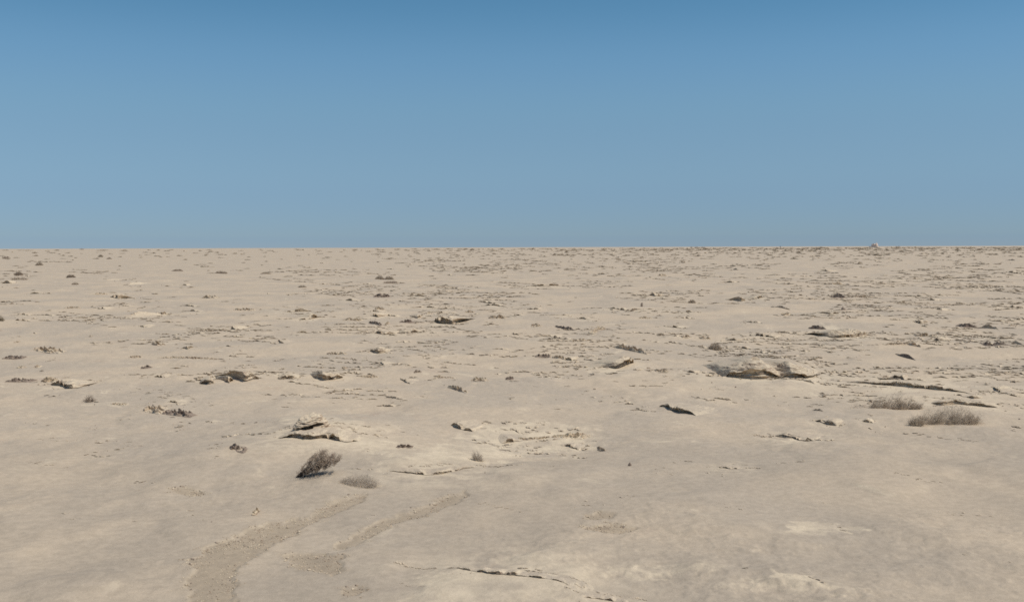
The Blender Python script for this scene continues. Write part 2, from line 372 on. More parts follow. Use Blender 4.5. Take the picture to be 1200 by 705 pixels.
 ('T', (449, 427), 7, 3, 6, None), ('L', [(370, 426), (383, 427)], 1.6, 1, None), ('L', [(372, 431), (380, 431)], 1.6, 1, None), ('C', (403, 432), 6, 3, 0, None), ('L', [(524, 415), (536, 416)], 1.5, 1, None), ('C', (433, 441), 16, 3, 2, None),
 ('T', (475, 446), 14, 3, 6, None), ('C', (489, 437), 8, 4, 0, None), ('C', (562, 446), 16, 5, 0, 'grey spotted crumb patch in the middle of the photo'), ('C', (597, 444), 8, 4, 0, None), ('C', (520, 443), 22, 2, 0, None),
 ('T', (463, 466), 24, 2.5, 4, None), ('C', (536, 457), 19, 5, 6, 'two dark chips in line above the tipped bluish slab'), ('L', [(448, 475), (462, 476)], 1.2, 1, None),
 # middle ground, centre right
 ('L', [(616, 335), (638, 335), (664, 335)], 2.4, 1.2, 'long thin streak of rock far out right of centre'), ('C', (776, 323), 8, 2.5, 0, None), ('C', (800, 308), 6, 2.5, 0, None), ('C', (705, 313), 5, 2, 0, None), ('C', (859, 312), 6, 1.8, 0, None), ('C', (863, 316), 5, 2, 0, None),
 ('L', [(849, 331), (861, 331)], 2.5, 1, None), ('L', [(760, 346), (769, 347), (780, 346)], 4, 2, 'dark lens shaped ledge beyond the little round bush right of centre'), ('L', [(860, 352), (868, 353), (876, 351)], 4, 2.5, 'dark left part of a stepped ledge far right of centre'), ('L', [(876, 350), (886, 350), (897, 348)], 2.5, 2.5, 'knobbly right part of a stepped ledge far right of centre'),
 ('R', (752, 359), 3, 4.5, 0, 'small upright dark stone standing on a thin ledge'), ('L', [(705, 361), (735, 363), (771, 363)], 2, 1, 'thin long ledge in front of the small upright stone'), ('L', [(789, 366), (796, 366)], 2.5, 1, None), ('L', [(800, 366), (816, 366)], 1.5, 1, None),
 ('L', [(612, 362), (632, 362)], 2.2, 1.2, None), ('L', [(602, 369), (613, 370)], 2, 1, None), ('L', [(646, 369), (668, 370)], 1.6, 1, None), ('L', [(675, 373), (693, 375)], 1.8, 1, None), ('C', (629, 382), 11, 4, 0, None), ('C', (662, 385), 19, 4, 4, 'dark crumbly streak slanting right of the open centre'),
 ('C', (700, 388), 16, 5, -5, None), ('C', (756, 373), 13, 2.5, 0, None), ('L', [(777, 382), (786, 383), (796, 384)], 3, 2, None), ('C', (775, 393), 8, 3, 0, None), ('L', [(785, 393), (794, 394)], 2, 1, None), ('C', (804, 395), 8, 3, 0, None), ('C', (827, 397), 11, 3.5, 0, 'dark knot just beyond the round grey bush'),
 ('L', [(627, 395), (645, 394), (668, 398)], 2.5, 1.5, None), ('C', (683, 399), 9, 3, 0, None), ('L', [(851, 398), (864, 399), (878, 397)], 4, 2.5, None), ('L', [(874, 377), (889, 378)], 2, 1, None), ('L', [(876, 392), (894, 394), (912, 394)], 2.8, 2, 'flat ledge with a swelling pale right end, above the round grey bush'),
 ('L', [(846, 406), (866, 407), (885, 410)], 2.2, 1, 'thin dark line running right from the round grey bush'), ('L', [(764, 401), (771, 401)], 1.6, 1, None), ('C', (740, 411), 33, 6, 7, 'dark crumbled rock pile sloping down right, above the wedge shaped ledge'),
 ('C', (636, 418), 15, 4, 0, None), ('C', (655, 420), 13, 4, 1, None), ('L', [(662, 421), (671, 422)], 3, 1, None), ('L', [(683, 421), (697, 423)], 2.5, 1, None), ('L', [(798, 434), (807, 436), (816, 437)], 3, 2, None),
 ('L', [(638, 441), (650, 442), (660, 442)], 1.5, 1, None), ('C', (776, 435), 14, 3, 1, None), ('C', (760, 432), 4, 2, 0, None), ('L', [(835, 466), (858, 468)], 1.2, .8, None), ('L', [(815, 465), (830, 468)], 1.2, .8, None),
 # right
 ('L', [(962, 318), (970, 318)], 3, 1, None), ('L', [(1013, 329), (1024, 329)], 2.6, 1, None), ('C', (981, 333), 11, 3, 0, None), ('C', (1035, 333), 7, 2, 0, None), ('L', [(1042, 326), (1066, 327), (1090, 327)], 1.4, .8, None),
 ('L', [(1176, 319), (1198, 320)], 2, 1, None), ('C', (1162, 317), 6, 2, 0, None), ('L', [(1030, 304), (1046, 305)], 1.5, .6, None), ('L', [(1085, 303), (1096, 304)], 1.5, .6, None), ('C', (1185, 305), 8, 1.6, 0, None),
 ('C', (984, 349), 13, 5, 0, 'darkest knob on the far right plain, left end of a dotted row'), ('C', (1007, 348), 28, 3, 0, 'dotted row of stones reaching right from the darkest far knob'), ('C', (951, 351), 7, 2.5, 0, None), ('L', [(1067, 346), (1083, 347)], 2, 1, None),
 ('L', [(1082, 351), (1098, 352)], 2.5, 1, None), ('R', (988, 363), 5, 3.5, 0, 'small dark stone above a long toothed ledge on the right'), ('L', [(958, 367), (974, 368), (990, 366)], 2.8, 1.5, 'long toothed ledge below the small dark stone'), ('C', (922, 369), 8, 4, 0, None), ('C', (915, 361), 18, 2.5, 2, None),
 ('L', [(1096, 362), (1104, 363)], 2.5, 1, None), ('L', [(1168, 359), (1184, 360), (1202, 360)], 2.5, 1.2, None), ('L', [(1070, 377), (1080, 379), (1088, 377)], 4, 3, 'dark low ledge with a ragged top left of the dark stone heap'), ('C', (1134, 383), 15, 5, 0, 'dark stone heap, blackest thing on the right'),
 ('C', (1155, 385), 24, 6, 2, 'scattered stones trailing right of the dark heap'), ('C', (1188, 382), 7, 3, 0, None),
 ('L', [(960, 393), (972, 396), (988, 396), (1000, 395), (1015, 390)], 4, 8, 'layered ledge with a rough creamy crown, above the longest ledge', dict(crown=4, broken=0)), ('C', (958, 385), 16, 4, 0, 'rough grey crumbs at the upper left of the creamy crown'), ('C', (1011, 393), 11, 5, -2, None),
 ('L', [(900, 390), (928, 391), (944, 392)], 1.8, 1, None), ('C', (1086, 394), 22, 4, 0, None), ('L', [(1093, 398), (1100, 400), (1107, 399)], 4, 2.5, 'dark little ledge with a domed top, right of the creamy crown'), ('L', [(1154, 395), (1172, 397), (1192, 397)], 3, 1.5, None),
 ('C', (1168, 404), 24, 5, 0, None), ('C', (1194, 403), 10, 4, 3, None), ('C', (1053, 403), 30, 2.5, 0, None), ('C', (1072, 405), 12, 4, 3, None), ('C', (1063, 419), 15, 5, 5, 'small crumbled hump alone on the open sand at the right'), ('L', [(934, 411), (945, 412)], 1.6, 1, None),
 ('L', [(970, 413), (976, 413)], 1.6, 1, None),
]

# ------------------------------------------------------------------ ground: one sheet to the horizon
def build_ground():
    fine = np.linspace(R(-31), R(31), 1180)
    side = np.concatenate([np.linspace(R(31), R(60), 160)[1:], np.linspace(R(60), R(180), 60)[1:-1]])
    ang = np.concatenate([-side[::-1], fine, side, [R(180)]])
    rr = [0.6, 1.5, 3, 4.5, 6, 7.2, 8.2, 9.0]; r = 9.0; fp = F0 * 1024 / 1200
    while r < 26000:
        k = 0.62 if r < 45 else (0.45 if r < 120 else (0.30 if r < 600 else 0.2))
        r += min(k * r * r / (HC * fp), 0.09 * r); rr.append(r)
    rr = np.array(rr); na, nr = len(ang), len(rr)
    A, Q = np.meshgrid(ang, rr, indexing='ij')
    x = (Q * np.sin(A)).ravel(); y = (Q * np.cos(A)).ravel()
    z = ground_z(x, y, True)
    cream = np.zeros(len(x)); grav = np.zeros(len(x))
    for k, p in enumerate(_wash_w): grav = np.maximum(grav, inside(x, y, p, 0.14, 0.12, 13 + k))
    for k, p in enumerate(CREAM):
        w = np.stack(flat(*np.array(p, float).T), 1)
        cream = np.maximum(cream, inside(x, y, w, .5 if p[0][1] < 600 else .14, .6 if p[0][1] < 600 else .3, 60 + k) * (0.75 + 0.6 * fbm(x * 1.3, y * 1.3, 3, 77)) * (1 if p[0][1] < 600 else .85))
    for k, it in enumerate(LED):
        if it[0] != 'L': continue
        p = np.array(it[1], float); hd = it[2]
        gx, gy = flat(p[:, 0], p[:, 1] + 1); cx, cy = gx.mean(), gy.mean(); sc = cy / F0
        rx = max(np.ptp(p[:, 0]) * .75, 10) * sc; ry = rx * .8 + hd * sc * 3
        m = (np.abs(x - cx) < 2.2 * rx) & (np.abs(y - cy) < 2.2 * ry)
        if m.any():
            q = np.exp(-((x[m] - cx) / rx) ** 2 - ((y[m] - cy) / ry) ** 2) * sstep(-.5, .35, fbm(x[m] / (rx * .5) + k, y[m] / (ry * .4), 3, 501))
            cream[m] = np.maximum(cream[m], 1.05 * min(1, .35 + hd / 8) * q)
    # lens falloff painted into the near sand colour: darker, greyer, mottled by noise
    near_falloff = (1 - sstep(17, 34, np.hypot(x, y) + 9 * fbm(x / 9, y / 14, 3, 601))) * np.clip(.58 + .36 * fbm(x / 1.8, y / 2.6, 5, 603, .6), .05, 1)
    v = np.stack([x, y, z], 1)
    f = grid_faces(na, nr, True)
    ci = len(v); v = np.concatenate([v, [[0, 0, 0]]])
    i = np.arange(na); cap = np.stack([np.full(na, ci), i * nr, ((i + 1) % na) * nr, np.full(na, ci)], 1)
    o = mesh_obj('ground', v, f[:, ::-1], M_GROUND, smooth=True, attrs={'cream': np.append(np.clip(cream, 0, 1) * .85, 0), 'near_falloff': np.append(near_falloff, 0), 'gravel': np.append(grav * .9, 0)})
    tag(o, None, None, None, 'structure')
    # the small disc below the camera closes the sheet
    bmv = o.data
    return o
build_ground()
print('ground', time.time() - T0)

# ------------------------------------------------------------------ eroded rock ledges
def ledge_mesh(pts, Td, Tc, seed, rag=.85, back=9.0, broken=0.3, crown=3.2, over=0.6, nu=None, px=0.03, hs=None, cs=None):
    """pts: the lip line on the plain in metres (n,2), left to right; Td: height of the undercut face; Tc: rise of the worn top behind it.
    Returns vertices (world) and faces. The face looks to -n of the line."""
    pts = np.asarray(pts, float)
    seg = np.hypot(*np.diff(pts, axis=0).T); s = np.concatenate([[0], np.cumsum(seg)]); L = s[-1]
    step = max(px * 0.9, Td * 0.14, L / 260)
    nu = nu or int(np.clip(L / step, 14, 260))
    u = np.linspace(0, 1, nu)
    cx = np.interp(u * L, s, pts[:, 0]); cy = np.interp(u * L, s, pts[:, 1])
    if len(pts) > 2:
        k = np.ones(max(3, nu // 9)); k /= k.sum(); pad = len(k) // 2
        cx = np.convolve(np.pad(cx, pad, mode='reflect', reflect_type='odd'), k, 'same')[pad:-pad]; cy = np.convolve(np.pad(cy, pad, mode='reflect', reflect_type='odd'), k, 'same')[pad:-pad]
    d = pts[-1] - pts[0]; d /= np.hypot(*d); nrm = np.array([-d[1], d[0]])
    if nrm[1] < 0: nrm = -nrm
    vw = np.array([cx.mean(), cy.mean()]); vw /= np.hypot(*vw)
    nrm = nrm * 0.6 + vw * 0.4; nrm /= np.hypot(*nrm)
    ul = u * L
    e = np.clip(1 - np.abs(2 * u - 1) ** 1.8, 0, 1) ** 0.9
    nz = fbm(ul / (Td * 5 + .01) + seed * 7.7, np.full(nu, seed * 3.3), 4, 101)
    t = e * np.clip(0.9 + 0.55 * nz + .16 * fbm(ul / (Td * 1.6 + .01) + 5, np.full(nu, seed * 6.1), 3, 115), 0.12, 1.5)
    gap = sstep(0.05, 0.35, fbm(ul / (Td * 3.0 + .01) + 50, np.full(nu, seed * 1.9), 3, 103) + 0.55 - broken)
    t = t * (0.15 + 0.85 * gap)
    if hs: t = t * np.interp(ul, s, hs)
    tc = e ** 0.8 * np.clip(0.85 + 0.55 * fbm(ul / (Tc * 9 + .05) + 9, np.full(nu, seed * 5.1), 3, 105), 0.25, 1.5)
    if cs: tc = tc * np.interp(ul, s, cs)
    kk = np.ones(max(3, int(2.5 * Td / (L / nu)) | 1)); kk /= kk.sum()
    ts = np.convolve(np.pad(t, len(kk) // 2, mode='edge'), kk, 'valid')[:nu]
    def offr(b):
        return rag * Td * (0.9 * fbm(ul / (Td * 4 + .01) + 21, np.full(nu, seed * 2.3 + b * .5), 3, 107) + 0.22 * np.round(2.2 * n2(ul / (Td * 2.4 + .01) + b * .4, np.full(nu, seed * 4.7 + b * 1.1), 109)) / 2.2)
    off = offr(1.0)
    # cross-section, front to back: (y in Td, z in Td) below the lip, then the crown
    ok_ = over / .6
    lo = np.array([(0.36 * ok_, -0.30), (0.32 * ok_, 0.03), (0.26 * ok_, 0.16), (0.06, 0.24), (0.0, 0.30), (0.20 * ok_, 0.36), (0.24 * ok_, 0.46), (0.04, 0.54), (-.02, .61), (.18 * ok_, .67), (.20 * ok_, .76), (-over * .25, .83), (-over * .32, .92), (-over * .1, 1.0)])
    prof = []
    for (a, b) in lo: prof.append((a * Td * np.ones(nu) + offr(b), b * Td * t - 0.25 * Td * (b < 0)))
    C = max(Tc * crown, Td * 0.6); B = back * (Td + Tc)
    ncr = int(np.clip(C / (px * 1.2), 5, 22)); nbk = int(np.clip(B / (px * 4), 5, 10))
    ns = 3 + seed % 3
    for q in np.linspace(0, 1, ncr + 1)[1:]:               # bedded crown: little risers that wander along the ledge
        xs = ns * q + 0.9 * fbm(ul / (Tc * 5 + .05) + 3 * seed, np.full(nu, q * 1.5 + seed), 3, 111)
        fl = np.floor(xs); hq = np.clip((fl + sstep(0.55, 1.0, xs - fl)) / ns, 0, 1.1)
        hq = hq * .6 + .4 * math.sin(q * math.pi / 2)
        ridge = 1 - np.abs(n2(ul / (Tc * 5 + .03) + 0.8 * q + seed, np.full(nu, q * C / (Tc * 1.1 + .02) + seed * .7), 113))
        hq = hq - 0.45 * sstep(.80, .97, ridge) * (q < .97)
        hq = hq * Tc * tc + .20 * (Td + Tc) * np.clip(ts, 0, 1) * (1 - q * .5) * fbm(ul / (1.5 * Td + Tc) + seed * 3.1, np.full(nu, q * C / (.45 * Td + .3 * Tc) + seed), 4, 117)
        qq = min(1, q * 3)
        prof.append((q * C + offr(1 + q) * (1 - q), Td * (t * (1 - qq) + ts * qq) + hq))
    for q in np.linspace(0, 1, nbk + 1)[1:]:
        h = 1.12 * (0.5 + 0.5 * math.cos(math.pi * q)) - 0.12
        prof.append((np.full(nu, C + q * B), (Td * ts + Tc * tc) * h - (0.06 * Td if q == 1 else 0)))
    nv = len(prof)
    yo = np.stack([p[0] for p in prof], 1); zo = np.stack([p[1] for p in prof], 1)
    yo = np.where(yo > 0, yo * (.2 + .8 * e ** .6)[:, None], yo)
    zo = zo - (.015 + .06 * Td) * (1 - sstep(.05, .4, e))[:, None] - .012 * np.clip((yo - C) / max(B, .01), 0, 1)
    X = cx[:, None] + nrm[0] * yo; Y = cy[:, None] + nrm[1] * yo
    P = np.stack([X.ravel(), Y.ravel(), zo.ravel()], 1)
    amp = rag * 0.15 * min(Td + 0.15 * Tc, 0.4)
    sc = 1 / max(Td * 0.8, 1e-3)
    w = np.clip(t, 0.25, 1)[:, None] * np.ones(nv); w = w.ravel()
    for k, (fq, am) in enumerate(((0.7, .55), (1.9, .7), (4.3, .45))):
        q = P * sc * fq * np.array([.7, .7, 1.6]) + seed * 3.7
        P = P + (np.stack([n3(q, 11 + k), n3(q + 31.7, 13 + k), 0.9 * n3(q + 77.1, 17 + k)], 1) * (amp * am * w)[:, None])
    P[:, 2] += ground_z(P[:, 0], P[:, 1])
    return P, grid_faces(nu, nv)[:, ::-1]

def chunk(rs, size, flatness=0.5):
    """one angular rock fragment: a jittered, chipped box of 3x3x2 faces"""
    g = np.array([(x, y, z) for z in (-1, 1) for y in (-1, 0, 1) for x in (-1, 0, 1)], float)
    g[:, :2] *= (1 - 0.25 * (np.abs(g[:, :1]) * np.abs(g[:, 1:2])))
    g += rs.normal(0, 0.17, g.shape)
    top = g[:, 2] > 0
    g[top, :2] *= 0.8
    g *= np.array(size) * 0.5 * np.array([1, 1, flatness])
    a = rs.uniform(0, 6.28); ca, sa = math.cos(a), math.sin(a)
    tx, ty = rs.normal(0, 0.22, 2)
    g[:, 2] += g[:, 0] * tx + g[:, 1] * ty
    g[:, :2] = g[:, :2] @ np.array([[ca, -sa], [sa, ca]])
    return g
def _chunk_faces():
    f = []
    for y in (0, 1):
        for x in (0, 1):
            a = y * 3 + x; f.append((a, a + 3, a + 4, a + 1)); b = 9 + a; f.append((b, b + 1, b + 4, b + 3))
    for ring in ([0, 1, 2, 5, 8, 7, 6, 3],):
        for k in range(8):
            a, b = ring[k], ring[(k + 1) % 8]; f.append((a, b, b + 9, a + 9))
    return np.array(f)
CF = _chunk_faces()

def rubble(pts_sizes, rs, flatness=0.5, sink=0.25):
    V, Fs, n = [], [], 0
    for (x, y, sx, sy, sz) in pts_sizes:
        g = chunk(rs, (sx, sy, sz), 1.0)
        V.append(g + np.array([x, y, sz * (0.5 - sink)])); Fs.append(CF + n); n += 18
    V = np.concatenate(V); V[:, 2] += ground_z(V[:, 0], V[:, 1])
    return V, np.concatenate(Fs)

def hump_mesh(x, y, z0, w, h, seed):
    """a rounded stone: lumpy dome flattened below"""
    nu, nv = 22, 12
    th = np.linspace(0, 2 * np.pi, nu, endpoint=False); ph = np.linspace(-0.35, 1.0, nv) * np.pi / 2
    A, Bq = np.meshgrid(th, ph, indexing='ij')
    P = np.stack([np.cos(A) * np.cos(Bq), np.sin(A) * np.cos(Bq), np.sin(Bq)], -1).reshape(-1, 3)
    P *= (1 + 0.32 * n3(P * 1.4 + seed * 3.1, 5) + 0.16 * n3(P * 3.6 + seed, 7))[:, None]
    P = P * np.array([w / 2, w / 2.2, h]) + np.array([x, y, 0]); P[:, 2] += ground_z(P[:, 0], P[:, 1])
    return P, grid_faces(nu, nv, True)

def hunched_mesh(x, y, w, h):
    """the hump: a bedded dome, undercut at its foot by a hollow and a slit"""
    nu, nv = 170, 70
    th = np.linspace(0, 2 * np.pi, nu, endpoint=False); ph = np.linspace(-0.12, 1.0, nv) * np.pi / 2
    A, Bq = np.meshgrid(th, ph, indexing='ij')
    P = np.stack([np.cos(A) * np.cos(Bq) ** .8, np.sin(A) * np.cos(Bq) ** .8, np.sin(Bq)], -1).reshape(-1, 3)
    P *= (1 + 0.22 * n3(P * 1.5 + 4.1, 5) + 0.09 * n3(P * np.array([2.8, 2.8, 7]) + 2, 7) + 0.045 * n3(P * np.array([6, 6, 16]) + 9, 9) + .015 * n3(P * 15, 21))[:, None]
    X = P[:, 0].copy(); Z = P[:, 2].copy()
    front = sstep(.1, -.3, P[:, 1])
    def pit(cx, cz, rx, rz, d): return d * sstep(1.25, .7, np.sqrt(((X - cx) / rx) ** 2 + ((Z - cz) / rz) ** 2 + .0001)) * front
    dy = np.maximum.reduce([pit(-.15, .20, .36, .24, .8), pit(.38, .40, .38, .12, .6), pit(-.55, .30, .12, .14, .3), pit(-.3, .62, .3, .035, .15), pit(.15, .72, .3, .03, .12)])
    P[:, 1] += dy
    P = P * np.array([w / 2, w / 2.1, h]) + np.array([x, y + w * .25, 0]); P[:, 2] += ground_z(P[:, 0], P[:, 1]) - .01
    return P, grid_faces(nu, nv, True)

def outcrop_mesh(x, y, wpx, hd, tilt, s, seed):
    """a low crumbled outcrop: one continuous skin of broken blocks leaning out towards the viewer's side"""
    nu = int(np.clip(wpx * 2.2, 18, 150)); nv = 30
    T = hd * s * .9; D = max(4.5 * hd * s, 5 * s)
    a = at(x - wpx * .62, y - tilt * .55); b = at(x + wpx * .62, y + tilt * .55)
    u = np.linspace(0, 1, nu)[:, None]; v = np.linspace(0, 1, nv)[None, :]
    X = a[0] + (b[0] - a[0]) * u + 0 * v; vy = a[1] + (b[1] - a[1]) * u
    Lx = (u - .5) * abs(b[0] - a[0]); Yl = (v - .25) * D
    env = np.clip(1 - (2 * u - 1) ** 2, 0, 1) ** .6 * np.clip(np.sin(np.pi * np.clip(v, 0, 1)) * 1.3, 0, 1)
    k1 = 1 / max(T * 1.0, .9 * s)
    w1 = fbm(Lx * k1 * .55 + seed * 5.3, Yl * k1 * .5 + seed, 3, 401); w2 = n2(Lx * k1 * 1.3 + seed, Yl * k1 * 1.1, 403)
    blk = sstep(-.12, .10, w1) * (.45 + .35 * np.round(2.5 * (w2 + .4)) / 2.5) + .25 * sstep(.1, .3, w2)
    h = T * np.clip(blk, 0, 1.5) * env - 0.12 * T * (1 - sstep(0, .12, env))
    y_ = vy + Yl - 0.9 * h * (1 - .3 * v)
    P = np.stack([(X + .12 * T * n2(Yl * k1 * 2, Lx * k1 * 2 + seed, 405)).ravel(), y_.ravel(), h.ravel()], 1)
    P[:, 2] += ground_z(P[:, 0], P[:, 1])
    return P, grid_faces(nu, nv)[:, ::-1]

def local(P, x, y, z): return P - np.array([x, y, z])

BUSHES = [  # x, base y, width, height, density, material, category label
 ('mound', 46, 311.5, 10, 4, 'grey mounded bush standing alone nearest the horizon at the left'),
 ('mound', 22, 323, 11, 4.2, 'dark mounded bush with a flat pale bush in front'),
 ('flat', 23, 328, 22, 3.6, 'flat pale bush spread in front of a dark mounded one'),
 ('mound', 83, 326, 12, 3.6, 'lens shaped bush right of the dark mounded one'),
 ('flat', 88, 333, 9, 2.6, 'flat pale tuft below the lens shaped bush'),
 ('mound', 118, 301.5, 7, 3, 'small green grey bush close under the left horizon'),
 ('flat', 128, 303.5, 7, 1.8, 'low brown tuft beside the small green grey bush'),
 ('flat', 7, 302.5, 9, 2, 'low dark tuft far out at the left edge'),
 ('flat', 208, 318, 14, 2.2, 'long flat dark tuft far out left'),
 ('flat', 259, 321, 17, 3.2, 'wide flat bush far out left of centre'),
 ('tuft', 1, 377, 11, 7, 'tan straw bush cut by the left edge of the photo'),
 ('flat', 311.5, 321, 14, 2.4, 'pale flat bush far out, right of the wide flat one'),
 ('flat', 354, 337, 11, 2.8, 'pale flat tuft left of the twin mound'),
 ('mound', 445, 328, 12, 4.6, 'left hump of a twin bush mound far out near the centre'),
 ('mound', 456, 328, 13, 4.2, 'right hump of a twin bush mound far out near the centre'),
 ('flat', 458, 332.5, 20, 2.6, 'flat dark scrub strip in front of the twin mound'),
 ('mound', 811, 355.5, 10, 4, 'little round bush far out right of centre'),
 ('mound', 838, 411, 18, 8.5, 'round grey bush sitting alone on the right middle sand'),
 ('tuft', 105, 471, 18, 8, 'grey scrub tuft below the bowl shaped ledge'),
]

STEEP = 1.0
def px_scale(t): return t / F0

LANDMARKS = []
LEDGE_OBJS = []
def place_ledges():
    for k, it in enumerate(LED):
        kind = it[0]; rs = np.random.RandomState(1000 + k)
        if kind == 'L':
            pts, hd, ht, label = it[1:5]; opt = dict(it[5]) if len(it) > 5 else {}
            w = [at(x, y) for (x, y) in pts]
            mid_ = w[len(w) // 2]; s = px_scale(mid_[3])
            P, f = ledge_mesh([(a[0], a[1]) for a in w], hd * s * (1.25 if hd > 4.2 else 1.05), max(ht, .6) * s * 0.5, k + 1, px=s, **opt)
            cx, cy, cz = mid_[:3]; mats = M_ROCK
            px_, py_ = np.mean([p[0] for p in pts]), np.mean([p[1] for p in pts])
        else:
            (x, y), wpx, hd, tilt, label = it[1:6]
            cx, cy, cz, t = at(x, y); s = px_scale(t); px_, py_ = x, y; mats = M_ROCK
            if kind == 'H':
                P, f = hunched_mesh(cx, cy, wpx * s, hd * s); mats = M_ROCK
            elif kind == 'R':
                P, f = hump_mesh(cx, cy, cz, wpx * s, hd * s, k); mats = M_DARK
            elif kind == 'T':
                qx = np.array([x - wpx / 2, x - wpx * .2, x + wpx * .1, x + wpx / 2]); qy = np.array([y - tilt / 2, y - tilt * .12, y + tilt * .25, y + tilt * .5])
                wx, wy, _, _ = at_many(qx, qy)
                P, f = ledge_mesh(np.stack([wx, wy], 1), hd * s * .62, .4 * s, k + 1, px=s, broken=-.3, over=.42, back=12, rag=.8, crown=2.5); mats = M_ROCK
            else:
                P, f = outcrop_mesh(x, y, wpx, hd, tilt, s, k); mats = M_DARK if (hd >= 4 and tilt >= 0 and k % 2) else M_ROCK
        small = label is None
        nm = {'L': 'rock_ledge', 'C': 'rock_outcrop', 'R': 'stone', 'T': 'tilted_rock_slab', 'H': 'rock_hump'}[kind]
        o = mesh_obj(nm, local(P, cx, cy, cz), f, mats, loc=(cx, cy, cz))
        cat = {'L': 'rock ledge', 'C': 'rock outcrop', 'R': 'stone', 'T': 'rock slab', 'H': 'rock'}[kind]
        tag(o, label, cat, 'eroded rock ledges and outcrops on the plain', 'thing')
        if label: LANDMARKS.append((label, px_, py_))
        LEDGE_OBJS.append((o, label, px_, py_, kind, it))
place_ledges()
print('ledges', len(LED), time.time() - T0)

# ------------------------------------------------------------------ shrubs
def twig_mesh(strands, width):
    """strands: (n, k, 3) polylines -> three-sided tapering twigs"""
    n, k, _ = strands.shape
    tn = np.gradient(strands, axis=1); tn /= np.linalg.norm(tn, axis=2, keepdims=True) + 1e-9
    ref = np.where(np.abs(tn[..., 2:3]) > 0.9, np.array([1.0, 0, 0]), np.array([0, 0, 1.0]))
    s = np.cross(tn, ref); s /= np.linalg.norm(s, axis=2, keepdims=True) + 1e-9
    b = np.cross(tn, s)
    wd = np.asarray(width)[:, None, None] * np.linspace(1, 0.25, k)[None, :, None] * .5
    ring = [strands + wd * (s * math.cos(a) + b * math.sin(a)) for a in (0, 2.094, 4.189)]
    V = np.stack(ring, 2)                     # n,k,3,3
    base = (np.arange(n)[:, None, None] * k + np.arange(k - 1)[None, :, None]) * 3
    j = np.arange(3)[None, None, :]; j2 = (j + 1) % 3
    F = np.stack([base + j, base + j2, base + 3 + j2, base + 3 + j], -1).reshape(-1, 4)
    return V.reshape(-1, 3), F

def strands_dome(rs, n, W, D, H, lean=(0, 0), spread=0.5, wild=0.25, k=5):
    """twigs rising and fanning out of a low base so that their tips fill a dome W x D x H"""
    th = rs.uniform(0, 2 * np.pi, n); q = np.sqrt(rs.uniform(0, 1, n))
    bx, by = np.cos(th) * q * spread, np.sin(th) * q * spread
    th2 = th + rs.normal(0, .6, n); q2 = np.sqrt(rs.uniform(0, 1, n))
    tx, ty = np.cos(th2) * q2, np.sin(th2) * q2
    tz = np.maximum(.10, 1 - q2 ** 2) ** .75 * rs.uniform(0.4, 1.1, n)
    u = np.linspace(0, 1, k)[None, :]
    x = bx[:, None] + (tx - bx)[:, None] * u ** 1.2 + rs.normal(0, wild * .12, (n, k)) * u
    y = by[:, None] + (ty - by)[:, None] * u ** 1.2 + rs.normal(0, wild * .12, (n, k)) * u
    z = tz[:, None] * u ** 0.8 + rs.normal(0, wild * .1, (n, k)) * u
    S = np.stack([x * W / 2 + lean[0] * z * H, y * D / 2 + lean[1] * z * H, z * H - 0.02 * H], -1)
    return S

